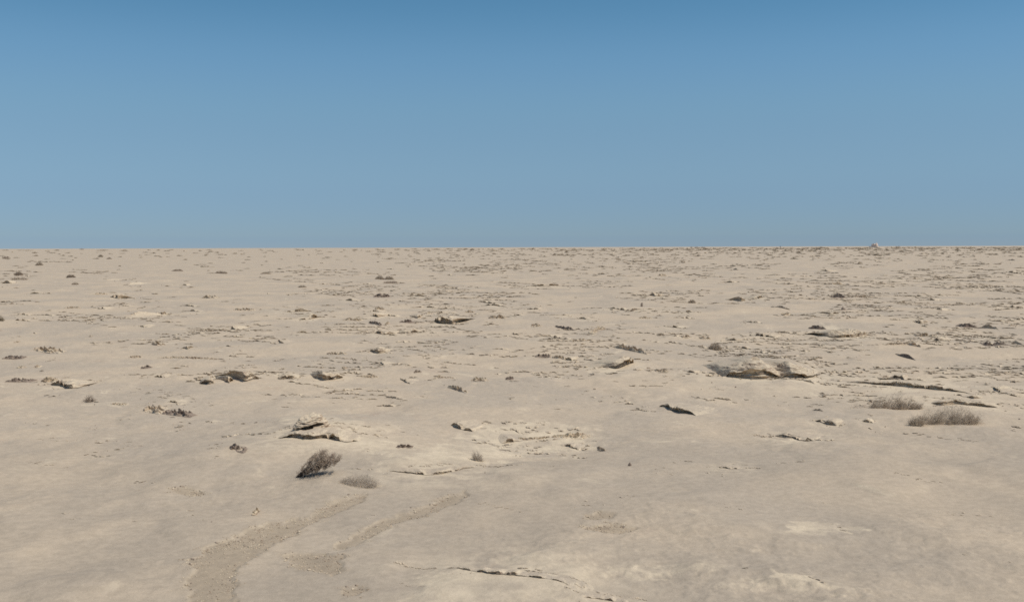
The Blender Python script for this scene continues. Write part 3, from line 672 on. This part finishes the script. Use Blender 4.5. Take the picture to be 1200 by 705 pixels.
def shrub(name, x, y, wpx, hpx, label, mat, n, seed, depth=0.8, lean=(0, 0), tw=0.006, spread=0.5, wild=.4, cat='bush', lumps=1, stem=True, layout=None):
    rs = np.random.RandomState(seed)
    cx, cy, cz, t = at(x, y - min(hpx * 0.12, 2)); s = px_scale(t)
    W, Hh = wpx * s, hpx * s * 1.12
    D = W * depth
    root = bpy.data.objects.new(name, None); COL.objects.link(root); root.location = (cx, cy, cz)
    tag(root, label, cat, 'dry desert shrubs on the plain')
    parts = []
    for q in range(lumps):
        if layout: o_, sc_ = (layout[q][0] * W, layout[q][1] * D), layout[q][2]
        elif lumps == 1: o_, sc_ = (0, 0), 1.0
        else:
            o_ = ((q / (lumps - 1) - .5) * W * .62 + rs.normal(0, W * .06), rs.normal(0, D * .2)); sc_ = rs.uniform(.6, 1.15) * (1 - .18 * abs(2 * q / (lumps - 1) - 1))
        S = strands_dome(rs, n // lumps, W * (1 if lumps == 1 else (.5 if layout else .72)) * (sc_ ** .5 if layout else sc_), D * (1 if lumps == 1 else .8) * sc_, Hh * sc_, lean, spread, wild)
        S[..., 0] += o_[0]; S[..., 1] += o_[1]
        parts.append(S)
    S = np.concatenate(parts)
    g = ground_z((S[..., 0] + cx).ravel(), (S[..., 1] + cy).ravel()).reshape(S.shape[:2]) - cz
    S[..., 2] += g * np.linspace(1, .3, S.shape[1])[None, :]
    m = len(S) * 3
    ii = rs.randint(0, len(S), m); tt = rs.uniform(1.2, 3.99, m); jj = tt.astype(int)
    base = S[ii, jj] + (S[ii, jj + 1] - S[ii, jj]) * (tt - jj)[:, None]
    dd = rs.normal(0, 1, (m, 3)) + np.array([.35, 0, .35]); dd /= np.linalg.norm(dd, axis=1)[:, None]
    ln = rs.uniform(.08, .26, m) * min(Hh, .6)
    S2 = base[:, None, :] + dd[:, None, :] * ln[:, None, None] * np.linspace(0, 1, 3)[None, :, None] + rs.normal(0, .06, (m, 3, 3)) * ln[:, None, None]
    S2[..., 2] = np.maximum(S2[..., 2], .02)
    V, f = twig_mesh(S, np.maximum(tw, s * .2) * rs.uniform(.7, 1.3, len(S)))
    V2, f2 = twig_mesh(S2, np.maximum(tw * .7, s * .2) * rs.uniform(.7, 1.3, m))
    f = np.concatenate([f, f2 + len(V)]); V = np.concatenate([V, V2])
    mesh_obj('twigs', V, f, mat, root)
    if stem:
        m = max(9, len(S) // 110)
        St = S[rs.choice(len(S), m, replace=False)].copy(); St = St[:, :4]
        V, f = twig_mesh(St, np.full(m, max(tw * 2.2, s * .5)))
        mesh_obj('stems', V, f, M_STEM, root)
    return root

for k, (kind, x, y, w, h, lab) in enumerate(BUSHES):
    if kind == 'mound': r_ = shrub('mound_bush', x, y, w, h, lab, M_BROWN if 'dark' in lab else M_DRY2, 420 if w < 16 else 520, 300 + k, .8, spread=.75)
    elif kind == 'flat': r_ = shrub('flat_bush', x, y, w, h, lab, M_DRY2 if 'pale' in lab else M_BROWN, 230, 300 + k, .8, spread=.85)
    else: r_ = shrub('scrub_tuft', x, y, w, h, lab, M_TAN if 'tan' in lab else M_BROWN, 110, 300 + k, .7, spread=.5)
    LANDMARKS.append((lab, x, y))

# the big wind-leaning shrub by the hunched hump: stems fan from a point at its left foot
def leaning_shrub():
    rs = np.random.RandomState(77)
    cx, cy, cz, t = at(347, 558.5); s = px_scale(t)
    root = bpy.data.objects.new('leaning_shrub', None); COL.objects.link(root); root.location = (cx, cy, cz)
    lab = 'dark twiggy shrub leaning right with its foot at the lower left'
    tag(root, lab, 'bush', 'dry desert shrubs on the plain'); LANDMARKS.append((lab, 368, 545))
    n = 130
    # outline of the crown in its own upright plane, metres = pixels * s
    tips = []
    while len(tips) < n:
        px, py = rs.uniform(2, 52), rs.uniform(0, 33)
        lo_ = max(0, (px - 2) * .52 - 2) if px < 40 else 16 + (px - 40) * .3
        hi_ = 5 + px * .95 if px < 22 else (28 + .2 * (px - 22) if px < 32 else 30 - (px - 32) * .30)
        if px > 42: hi_ = min(hi_, 26)
        if lo_ <= py <= hi_: tips.append((px, py))
    tips = np.array(tips) * s
    dep = rs.normal(0, 10 * s, n)
    u = np.linspace(0, 1, 6)[None, :]
    x = tips[:, :1] * u + rs.normal(0, .5 * s, (n, 6)) * u; z = tips[:, 1:] * u ** 1.15 + rs.normal(0, .5 * s, (n, 6)) * u; y = dep[:, None] * u
    St = np.stack([x, y, z - .01], -1)
    V, f = twig_mesh(St, rs.uniform(.004, .009, n)); mesh_obj('stems', V, f, M_STEM, root)
    # leafy sprigs in clumps through the crown, thinner towards the foot
    px = rs.uniform(1, 53, 60000); py = rs.uniform(0, 35, 60000)
    lo_ = np.where(px < 40, np.maximum(0, (px - 4) * .36 - 1.5), 12 + (px - 40) * .5)
    hi_ = np.where(px < 22, 4 + px * 1.05, np.where(px < 34, 28 + .2 * (px - 22), 30 - (px - 34) * .30))
    hi_ = np.where((px > 37) & (px < 42), hi_ - 3, hi_)
    wob = 2.2 * fbm(px / 4, py / 4, 3, 801)
    ok = (py > lo_ + wob) & (py < hi_ + wob) & (fbm(px / 4.5, py / 4.0, 2, 803) + rs.uniform(-.4, .4, 60000) > .0) & (rs.uniform(0, 1, 60000) < .25 + .75 * np.clip(px / 25, 0, 1))
    px, py = px[ok][:4200], py[ok][:4200]; m = len(px)
    base = np.stack([px * s, rs.normal(0, 7 * s, m) * np.clip(px / 14, .2, 1), py * s], 1)
    d = rs.normal(0, 1, (m, 3)); d[:, 0] += .25; d[:, 2] += .35; d /= np.linalg.norm(d, axis=1)[:, None]
    ln = rs.uniform(.015, .05, m)
    u = np.linspace(0, 1, 3)[None, :, None]
    S = base[:, None, :] + d[:, None, :] * ln[:, None, None] * u + rs.normal(0, .004, (m, 3, 3))
    V, f = twig_mesh(S, rs.uniform(.006, .013, m)); mesh_obj('twigs', V, f, M_BROWN, root)
leaning_shrub()
LM = lambda lab, x, y: LANDMARKS.append((lab, x, y))
lab = 'feathery low tuft on the sand right of the leaning shrub'; shrub('dry_grass_tuft', 420, 569, 54, 12, lab, M_DRY, 420, 401, .55, (.35, 0), .004, .8, .6, stem=False); LM(lab, 421, 565)
lab = 'small dry tuft bending left above the smile shaped ledge'; shrub('dry_grass_tuft', 561, 541, 20, 12, lab, M_DRY, 150, 402, .7, (-.3, 0), .005, .5, .6, stem=False); LM(lab, 561, 538)
lab = 'narrower of two wispy grey shrubs, the one farther back'; shrub('wispy_shrub', 1050, 481, 56, 18, lab, M_DRY2, 760, 403, .55, (.3, 0), .005, .7, .8, lumps=4, layout=[(-.38, 0, .85), (-.08, .05, 1.1), (.16, -.1, .8), (.36, -.2, .45)]); LM(lab, 1050, 474)
lab = 'wider of two wispy grey shrubs, the one in front'; shrub('wispy_shrub', 1108, 498, 76, 22, lab, M_DRY2, 1000, 404, .5, (.35, 0), .005, .65, 1.0, lumps=5, layout=[(-.5, -.2, .5), (-.25, .1, .75), (.02, .1, 1.12), (.2, -.1, .95), (.38, 0, .6)]); LM(lab, 1106, 488)
lab = 'thin spray of dry grass left of the narrower wispy shrub'; shrub('dry_grass_tuft', 1006, 478, 26, 5, lab, M_DRY, 50, 405, .6, (.4, 0), .004, .8, .6, stem=False); LM(lab, 1006, 476)
print('shrubs', time.time() - T0)

# ------------------------------------------------------------------ labels of the small unnamed ledges: told apart by what they lie beside
def relabel():
    used = {}
    short = {}
    order = ('first', 'second', 'third', 'fourth', 'fifth', 'sixth', 'seventh', 'eighth', 'ninth', 'tenth')
    for o, label, x, y, kind, it in LEDGE_OBJS:
        if label: continue
        best = sorted(LANDMARKS, key=lambda l: math.hypot((l[1] - x), 3.0 * (l[2] - y)))[0]
        dx, dy = x - best[1], 3.0 * (y - best[2])
        if abs(dx) >= abs(dy): rel = 'right of' if dx > 0 else 'left of'
        else: rel = 'in front of' if dy > 0 else 'behind'
        used.setdefault((best[0], rel, kind), []).append((math.hypot(dx, dy), o, kind, it))
    for (lm, rel, kind), lst in used.items():
        lst.sort(key=lambda q: q[0])
        for i, (d, o, kd, it) in enumerate(lst):
            word = {'L': 'thin rock ledge', 'C': 'crumbled outcrop', 'T': 'tilted slab', 'R': 'stone'}[kd]
            head = word if len(lst) == 1 else (order[i] + ' ' + word)
            toks = lm.split(',')[0].split()
            room = 16 - len((head + ' ' + rel + ' the').split())
            while len(toks) > room:                      # drop the last whole phrase, never half of one
                cuts = [q for q, w_ in enumerate(toks) if q > 1 and w_ in ('at', 'of', 'with', 'cut', 'over', 'into', 'in', 'far', 'under', 'by', 'right', 'above', 'below', 'reaching', 'deepening', 'trailing', 'facing', 'from', 'to', 'for', 'beyond', 'on', 'left', 'sitting', 'lying')]
                if not cuts: break
                toks = toks[:cuts[-1]]
            o['label'] = f'{head} {rel} the {" ".join(toks)}'
relabel()

# ------------------------------------------------------------------ things on the skyline
def box_arrays(boxes):
    V, F_, n = [], [], 0
    q = np.array([(0, 3, 2, 1), (4, 5, 6, 7), (0, 1, 5, 4), (1, 2, 6, 5), (2, 3, 7, 6), (3, 0, 4, 7)])
    for (x0, x1, y0, y1, z0, z1, tp) in boxes:
        cx, cy = (x0 + x1) / 2, (y0 + y1) / 2
        b = [(x0, y0, z0), (x1, y0, z0), (x1, y1, z0), (x0, y1, z0)]
        b += [(cx + (p[0] - cx) * tp, cy + (p[1] - cy) * tp, z1) for p in b]
        V += b; F_.append(q + n); n += 8
    return np.array(V, float), np.concatenate(F_)

def building():
    dx, dy, dz = ray(1025, 288); t = 3600.0; shrink = .85
    x, y = dx * t, dy * t; z = float(ground_z(x, y)[0]); s = shrink * t / F0
    root = bpy.data.objects.new('desert_building', None); COL.objects.link(root); root.location = (x, y, z)
    tag(root, 'tiny pale building with a stubby tower standing on the right skyline', 'building')
    def part(n, bx, m=M_HUT, par=root):
        V, f = box_arrays([(a * s, b * s, c * s, d * s, e * s, g * s, tp) for (a, b, c, d, e, g, tp) in bx]); return mesh_obj(n, V, f, m, par)
    wl = part('wall', [(-4.2, 1.6, -2, 2, -.5, 3.6, .92), (-2.6, .4, -1.6, 1.6, 3.4, 4.5, .9)])
    part('door', [(-1.7, -1.3, -2.15, -1.9, -.5, 1.4, 1)], M_HUTD, wl)
    for a in (-3.3, -.2): part('window', [(a, a + .25, -2.12, -1.9, 1.8, 2.3, 1)], M_HUTD, wl)
    tw = part('tower', [(1.7, 4.4, -1.6, 1.6, -.5, 4.0, .85), (2.3, 3.6, -.9, .9, 3.9, 5.4, .7)])
    part('window', [(2.9, 3.15, -1.75, -1.3, 1.9, 2.5, 1)], M_HUTD, tw)
    part('finial', [(2.85, 3.1, -.12, .12, 5.3, 6.6, .4)], M_HUT, tw)
    part('annex', [(-8.5, -4.3, -1.5, 1.5, -.5, .9, 1), (4.5, 5.6, -1.2, 1.2, -.5, 1.6, .9)])
    root.rotation_euler.z = -math.atan2(x, y) - R(38); root.location.z += .7 * s
building()

def skyline_post():
    dx, dy, dz = ray(914.5, 288.2); t = 2000.0; x, y = dx * t, dy * t; z = float(ground_z(x, y)[0]); s = t / F0
    root = bpy.data.objects.new('marker_post', None); COL.objects.link(root); root.location = (x, y, z)
    tag(root, 'tiny dark post alone on the skyline left of the pale building', 'post')
    V, f = box_arrays([(-.22 * s, .22 * s, -.22 * s, .22 * s, -1, 3.4 * s, .6)]); mesh_obj('pole', V, f, M_METAL, root)
    V, f = box_arrays([(-.45 * s, .45 * s, -.3 * s, .3 * s, 2.0 * s, 2.9 * s, .8)]); mesh_obj('board', V, f, M_METAL, root)
skyline_post()

def skyline_scrub():
    for k, (px, w, h, lab) in enumerate(((810, 3, 1.3, 'leftmost dark speck of scrub on the skyline right of centre'), (816, 6, 1.5, 'long dark speck of scrub on the skyline right of centre'),
                                         (824, 7, 1.2, 'low dark speck of scrub on the skyline right of centre'), (1052, 8, 1.2, 'low brown speck of scrub on the skyline right of the pale building'), (96, 7, 1.4, 'low brown speck of scrub on the left skyline'))):
        hy = 289.5 - (px - 600) * .003
        shrub('skyline_bush', px, hy + 1.6, w, h + .2, lab, M_BROWN, 60, 700 + k, .7, spread=.8, stem=False)
skyline_scrub()

# ------------------------------------------------------------------ uncountable crumbs: crust fragments and wash gravel
def unit_ledgelet(rs, nu=9):
    """one small crust ledge, unit length and height, undercut towards -y"""
    u = np.linspace(0, 1, nu); e = np.sin(np.pi * np.clip(u * .94 + .03, 0, 1)) ** .6 * rs.uniform(.35, 1.15, nu)
    wob = np.cumsum(rs.normal(0, .9, nu)); wob -= wob.mean()
    prof = [(1.0, -.25), (.5, .15), (.1, .55), (-.7, .72), (-.75, .95), (.2, 1.1), (2.0, .95), (5.0, .3), (8.0, -.2)]
    yo = np.array([p[0] for p in prof])[None, :] + wob[:, None] * np.clip(1 - np.array([max(p[0], 0) for p in prof]) / 8, 0, 1)[None, :]
    zo = np.array([p[1] for p in prof])[None, :] * np.where(np.array([p[1] for p in prof])[None, :] > 0, e[:, None], 1)
    xo = np.repeat((u - .5)[:, None], len(prof), 1) + rs.normal(0, .012, (nu, len(prof)))
    yo = yo + rs.normal(0, .15, yo.shape); zo = zo + rs.normal(0, .04, zo.shape)
    return np.stack([xo, yo, zo], -1).reshape(-1, 3), grid_faces(nu, len(prof))[:, ::-1]

def fragments():
    rs = np.random.RandomState(5)
    var = [unit_ledgelet(rs, 7) for _ in range(24)]
    FV = var[0][1]; nvt = len(var[0][0])
    V, F_, n = [], [], 0
    VC, nC, FC = [], 0, []
    def place(a, b, d, wp, hp):
        nonlocal n
        x, y = flat(a, b); t = math.hypot(x, y); s = t / F0
        g = var[rs.randint(24)][0] * np.array([wp * s, hp * s, hp * s])
        yaw = math.atan2(-x, y) + rs.normal(0, .35); c, q = math.cos(yaw), math.sin(yaw)
        g = np.stack([g[:, 0] * c - g[:, 1] * q + x, g[:, 0] * q + g[:, 1] * c + y, g[:, 2]], -1)
        V.append(g); F_.append(FV + n); n += nvt
    def crumb(a, b, wp, hp):
        nonlocal nC
        x, y = flat(a, b); s = math.hypot(x, y) / F0
        g = chunk(rs, (wp * s, wp * .8 * s, hp * s), 1.0) + np.array([x, y, hp * s * .2])
        VC.append(g); FC.append(CF + nC); nC += 18
    # the dense speckle that fills the far plain, thicker to the right
    N = 0
    while N < 1350:
        px = rs.uniform(-60, 1260); d = 2.0 + rs.exponential(5.0)
        if rs.uniform() > .15 + .85 * float(sstep(330, 760, px)): continue
        if d > 22: continue
        place(px, 289.5 - (px - 600) * .003 + d, d, rs.uniform(2, 8), rs.uniform(.45, .95)); N += 1
    # clustered ledgelets of the middle distance
    N = 0
    while N < 280:
        m = rs.randint(1, 5)
        px = rs.uniform(-60, 1260); d = rs.uniform(0, 1) ** 1.15 * 175 + 10
        if float(fbm(px / 110, math.log(d + 6) * 4.2, 3, 201)) < rs.uniform(-.3, .45) or (px < 340 and rs.uniform() < .4): continue
        for q in range(m):
            a = px + rs.normal(0, 16); b = 289.5 - (px - 600) * .003 + max(6, d + rs.normal(0, 1.2 + d * .02))
            big = rs.uniform() < .14
            place(a, b, d, rs.uniform(2.5, 9) * (2.0 if big else 1), rs.uniform(.35, .95) * (1.4 if big else 1))
            for _ in range(rs.randint(0, 2)): crumb(a + rs.normal(0, 6), b + rs.normal(0, 1.0), rs.uniform(.7, 1.7), rs.uniform(.5, .9))
        N += 1
    # long broken shelves: ledgelets strung out in lines
    def chain(x0, y0, x1, y1, wmin=2.5, wmax=8, hmin=.4, hmax=1.1, gap=.25, jit=.5):
        L = math.hypot(x1 - x0, y1 - y0); u = 0.0
        while u < 1:
            wp = rs.uniform(wmin, wmax)
            if rs.uniform() > gap:
                place(x0 + (x1 - x0) * u, y0 + (y1 - y0) * u + rs.normal(0, jit), 0, wp, rs.uniform(hmin, hmax))
            u += wp * .8 / L
    N = 0
    while N < 240:
        px = rs.uniform(-40, 1240); d = 14 + 165 * rs.uniform() ** 1.2
        w_ = .2 + .8 * float(sstep(300, 440, px)) if d < 120 else .25 + .45 * float(sstep(560, 800, px))
        if rs.uniform() > w_ or float(fbm(px / 150, math.log(d + 6) * 3.6, 2, 205)) < rs.uniform(-.35, .3): continue
        l = rs.uniform(24, 120) * (.6 + d / 160); y0 = 289.5 - (px - 600) * .003 + d; sl_ = rs.normal(.02, .035) * l
        k = 1 + d / 150
        for q in range(rs.randint(1, 4)):
            dx = rs.normal(0, l * .2); ll = l * rs.uniform(.4, 1)
            chain(px + dx - ll / 2, y0 + q * 2.2 * k - sl_ / 2, px + dx + ll / 2, y0 + q * 2.2 * k + sl_ / 2, 2.5, 8 * k ** .5, .3 * k, .85 * k, .3, .35 * k)
        N += 1
    # thin beds and broken ends around every catalogued ledge
    for it in LED:
        if it[0] == 'L':
            p = np.array(it[1], float); hd, ht = it[2], it[3]
            x0, x1 = p[0, 0], p[-1, 0]; w_ = x1 - x0; sl_ = (p[-1, 1] - p[0, 1]) / max(w_, 1)
            chain(x0 - w_ * rs.uniform(.2, .6), p[0, 1] - sl_ * w_ * .3 + .5, x0 + 2, p[0, 1], 2, 5, .25 * hd ** .6, .5 * hd ** .6, .35, .4 + hd * .06)
            chain(x1 - 2, p[-1, 1], x1 + w_ * rs.uniform(.2, .6), p[-1, 1] + sl_ * w_ * .3 + .5, 2, 5, .25 * hd ** .6, .5 * hd ** .6, .35, .4 + hd * .06)
            for q in range(int(1 + hd / 3)):
                a, b = sorted(rs.uniform(-.15, 1.15, 2)); yy = rs.uniform(-hd - ht - 1, -hd * .7)
                chain(x0 + a * w_, p[:, 1].mean() + yy, x0 + b * w_ + 4, p[:, 1].mean() + yy + sl_ * w_ * (b - a), 2, 6, .4, .5 + hd * .09, .4, .5)
            for q in range(int(w_ * .12 + hd * .6)):
                crumb(rs.uniform(x0 - w_ * .1, x1 + w_ * .1), p[:, 1].mean() + abs(rs.normal(0, 1.5 + hd * .35)) + 1, rs.uniform(.8, 1.2 + hd * .16), rs.uniform(.5, .6 + hd * .09))
    for (x0, y0, x1, y1) in ((560, 499, 690, 500), (575, 505, 700, 508), (556, 511, 640, 515), (640, 512, 690, 516), (566, 495, 640, 495), (590, 518, 660, 520)):
        chain(x0, y0, x1, y1, 2.5, 9, .6, 1.6, .35, 1.3)
    for (x0, y0, x1, y1) in ((966, 610, 994, 623), (1128, 649, 1206, 663), (946, 678, 972, 690), (866, 669, 902, 677), (778, 567, 808, 577), (768, 600, 796, 606), (470, 681, 502, 689),
                             (560, 590, 610, 600), (1040, 560, 1110, 568), (1060, 508, 1150, 518), (120, 605, 160, 612), (20, 540, 90, 546), (620, 545, 660, 549), (150, 560, 190, 570), (100, 530, 140, 533), (1100, 598, 1190, 604)):
        chain(x0, y0, x1, y1, 2, 6, .25, .5, .5, .8)
    # sparse flakes on the near sand
    for _ in range(150):
        px = rs.uniform(-60, 1260); d = rs.uniform(170, 330)
        if float(fbm(px / 130, d / 60, 3, 203)) < rs.uniform(-.2, .5): continue
        for q in range(rs.randint(1, 5)):
            a, b = px + rs.normal(0, 12), 289.5 + d + rs.normal(0, 3)
            place(a, b, d, rs.uniform(3, 8), rs.uniform(.4, .8))
            crumb(a + rs.normal(0, 8), b + rs.normal(0, 2.0), rs.uniform(.8, 1.8), rs.uniform(.5, .9))
    V = np.concatenate(V); F_ = np.concatenate(F_); VC = np.concatenate(VC); FC = np.concatenate(FC) + len(V)
    nf = len(F_)
    V = np.concatenate([V, VC]); F_ = np.concatenate([F_, FC]); V[:, 2] += ground_z(V[:, 0], V[:, 1])
    mi = np.concatenate([np.zeros(nf), np.repeat((rs.uniform(0, 1, nC // 18) < .3).astype(int), len(CF))])
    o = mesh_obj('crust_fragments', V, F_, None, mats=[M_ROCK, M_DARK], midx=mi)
    tag(o, 'countless small crust fragments strewn over the plain', 'rock fragments', None, 'stuff')
fragments()

def gravel():
    rs = np.random.RandomState(8)
    V, F_, n = [], [], 0
    dens = [650, 450, 500, 1200, 1200, 1200, 700]
    oct_f = None
    for k, w in enumerate(_wash_w):
        lo, hi = w.min(0) - .15, w.max(0) + .15
        m = int(min((hi - lo).prod() * dens[k], 60000))
        x = rs.uniform(lo[0], hi[0], m); y = rs.uniform(lo[1], hi[1], m)
        ins = inside(x, y, w, 0.16, 0.10, 13 + k)
        rough = sstep(-.5, .4, fbm(x * 1.6, y * 1.1, 2, 301))
        edge = 1 - np.abs(2 * ins - 1)
        keep = rs.uniform(0, 1, m) < ins * (.15 + .85 * rough) + .22 * edge * rough
        x, y, e = x[keep], y[keep], edge[keep]
        m = len(x)
        g = np.array([(1, 0, 0), (0, 1, 0), (-1, 0, 0), (0, -1, 0), (0, 0, 1), (0, 0, -1)], float)
        S = rs.lognormal(math.log(.0065), .4, m) * (1 + .5 * e)
        q = (g[None] + rs.normal(0, .22, (m, 6, 3))) * (S[:, None, None] * rs.uniform(.7, 1.4, (m, 1, 3)) * np.array([1.25, 1.1, .75]))
        q[..., 0] += x[:, None]; q[..., 1] += y[:, None]; q[..., 2] += (S * .3)[:, None]
        V.append(q.reshape(-1, 3))
        f = np.array([(0, 1, 4), (1, 2, 4), (2, 3, 4), (3, 0, 4), (1, 0, 5), (2, 1, 5), (3, 2, 5), (0, 3, 5)])
        F_.append((f[None] + (np.arange(m) * 6)[:, None, None] + n).reshape(-1, 3)); n += m * 6
    V = np.concatenate(V); V[:, 2] += ground_z(V[:, 0], V[:, 1], True)
    F_ = np.concatenate(F_); mi = np.repeat((rs.uniform(0, 1, n // 6) < .1).astype(int), 8)
    o = mesh_obj('gravel', V, F_, None, mats=[M_ROCK, M_DARK], midx=mi)
    tag(o, 'loose brown gravel lying in shallow washes across the foreground sand', 'gravel', None, 'stuff')
    print('pebbles', n // 6)
gravel()
print('fragments', time.time() - T0)

# ------------------------------------------------------------------ light, sky, camera
SUN_EL, SUN_AZ = R(60), R(107)              # azimuth clockwise from the view direction
d = Vector((math.cos(SUN_EL) * math.sin(SUN_AZ), math.cos(SUN_EL) * math.cos(SUN_AZ), math.sin(SUN_EL)))
sl = bpy.data.lights.new('sun', 'SUN'); sl.energy = 3.5; sl.angle = R(0.53); sl.color = (1.0, 0.94, 0.85)
so = bpy.data.objects.new('sun', sl); COL.objects.link(so); so.rotation_euler = d.to_track_quat('Z', 'Y').to_euler(); so.location = (30, 10, 60)

w = bpy.data.worlds.new('World'); scene.world = w; w.use_nodes = True
nt = w.node_tree; nt.nodes.clear()
out = nt.nodes.new('ShaderNodeOutputWorld'); bg = nt.nodes.new('ShaderNodeBackground'); sky = nt.nodes.new('ShaderNodeTexSky')
sky.sky_type = 'NISHITA'; sky.sun_disc = False; sky.sun_elevation = SUN_EL; sky.sun_rotation = SUN_AZ
sky.altitude = 0; sky.air_density = 1.0; sky.dust_density = 0.0; sky.ozone_density = 2.0
bg.inputs[1].default_value = 0.105
# thin dry desert air: the blue holds down to the skyline, so the sky's tint is graded by elevation
tc = nt.nodes.new('ShaderNodeTexCoord'); sp = nt.nodes.new('ShaderNodeSeparateXYZ'); nt.links.new(tc.outputs['Generated'], sp.inputs[0])
mr = nt.nodes.new('ShaderNodeMapRange'); mr.inputs[1].default_value = 0; mr.inputs[2].default_value = 0.5; nt.links.new(sp.outputs[2], mr.inputs[0])
cr = nt.nodes.new('ShaderNodeValToRGB'); nt.links.new(mr.outputs[0], cr.inputs[0])
SKY_STOPS = [(0.0, (0.284, 0.432, 0.783)), (0.023, (0.294, 0.442, 0.755)), (0.125, (0.398, 0.523, 0.716)), (0.244, (0.514, 0.65, 0.74)), (0.358, (0.538, 0.739, 0.813)), (0.53, (0.463, 0.728, 0.796)), (0.95, (0.918, 0.989, 1.03))]
els = cr.color_ramp.elements; cr.color_ramp.interpolation = 'CARDINAL'
while len(els) < len(SKY_STOPS): els.new(0.5)
for e_, (p_, c_) in zip(els, SKY_STOPS): e_.position = p_; e_.color = (c_[0] / 2, c_[1] / 2, c_[2] / 2, 1.0)
m1 = nt.nodes.new('ShaderNodeVectorMath'); m1.operation = 'MULTIPLY'; nt.links.new(sky.outputs[0], m1.inputs[0]); nt.links.new(cr.outputs[0], m1.inputs[1])
m2 = nt.nodes.new('ShaderNodeVectorMath'); m2.operation = 'SCALE'; m2.inputs['Scale'].default_value = 2.0; nt.links.new(m1.outputs[0], m2.inputs[0])
nt.links.new(m2.outputs[0], bg.inputs[0])
nt.links.new(bg.outputs[0], out.inputs[0])

cam = bpy.data.cameras.new('camera'); cam.sensor_width = 36; cam.lens = 36 * F0 / W0; cam.clip_start = 0.1; cam.clip_end = 60000
co = bpy.data.objects.new('camera', cam); COL.objects.link(co)
M = Matrix(((rt[0], up[0], -fwd[0], 0), (rt[1], up[1], -fwd[1], 0), (rt[2], up[2], -fwd[2], HC), (0, 0, 0, 1)))
co.matrix_world = M; scene.camera = co

vs = scene.view_settings; vs.view_transform = 'Standard'; vs.look = 'None'; vs.gamma = 1; vs.use_curve_mapping = False; vs.exposure = 0.0
scene.render.engine = 'CYCLES'; scene.cycles.max_bounces = 6; scene.cycles.diffuse_bounces = 4; scene.cycles.use_denoising = False
scene.cycles.filter_width = 1.7
print('done', time.time() - T0)
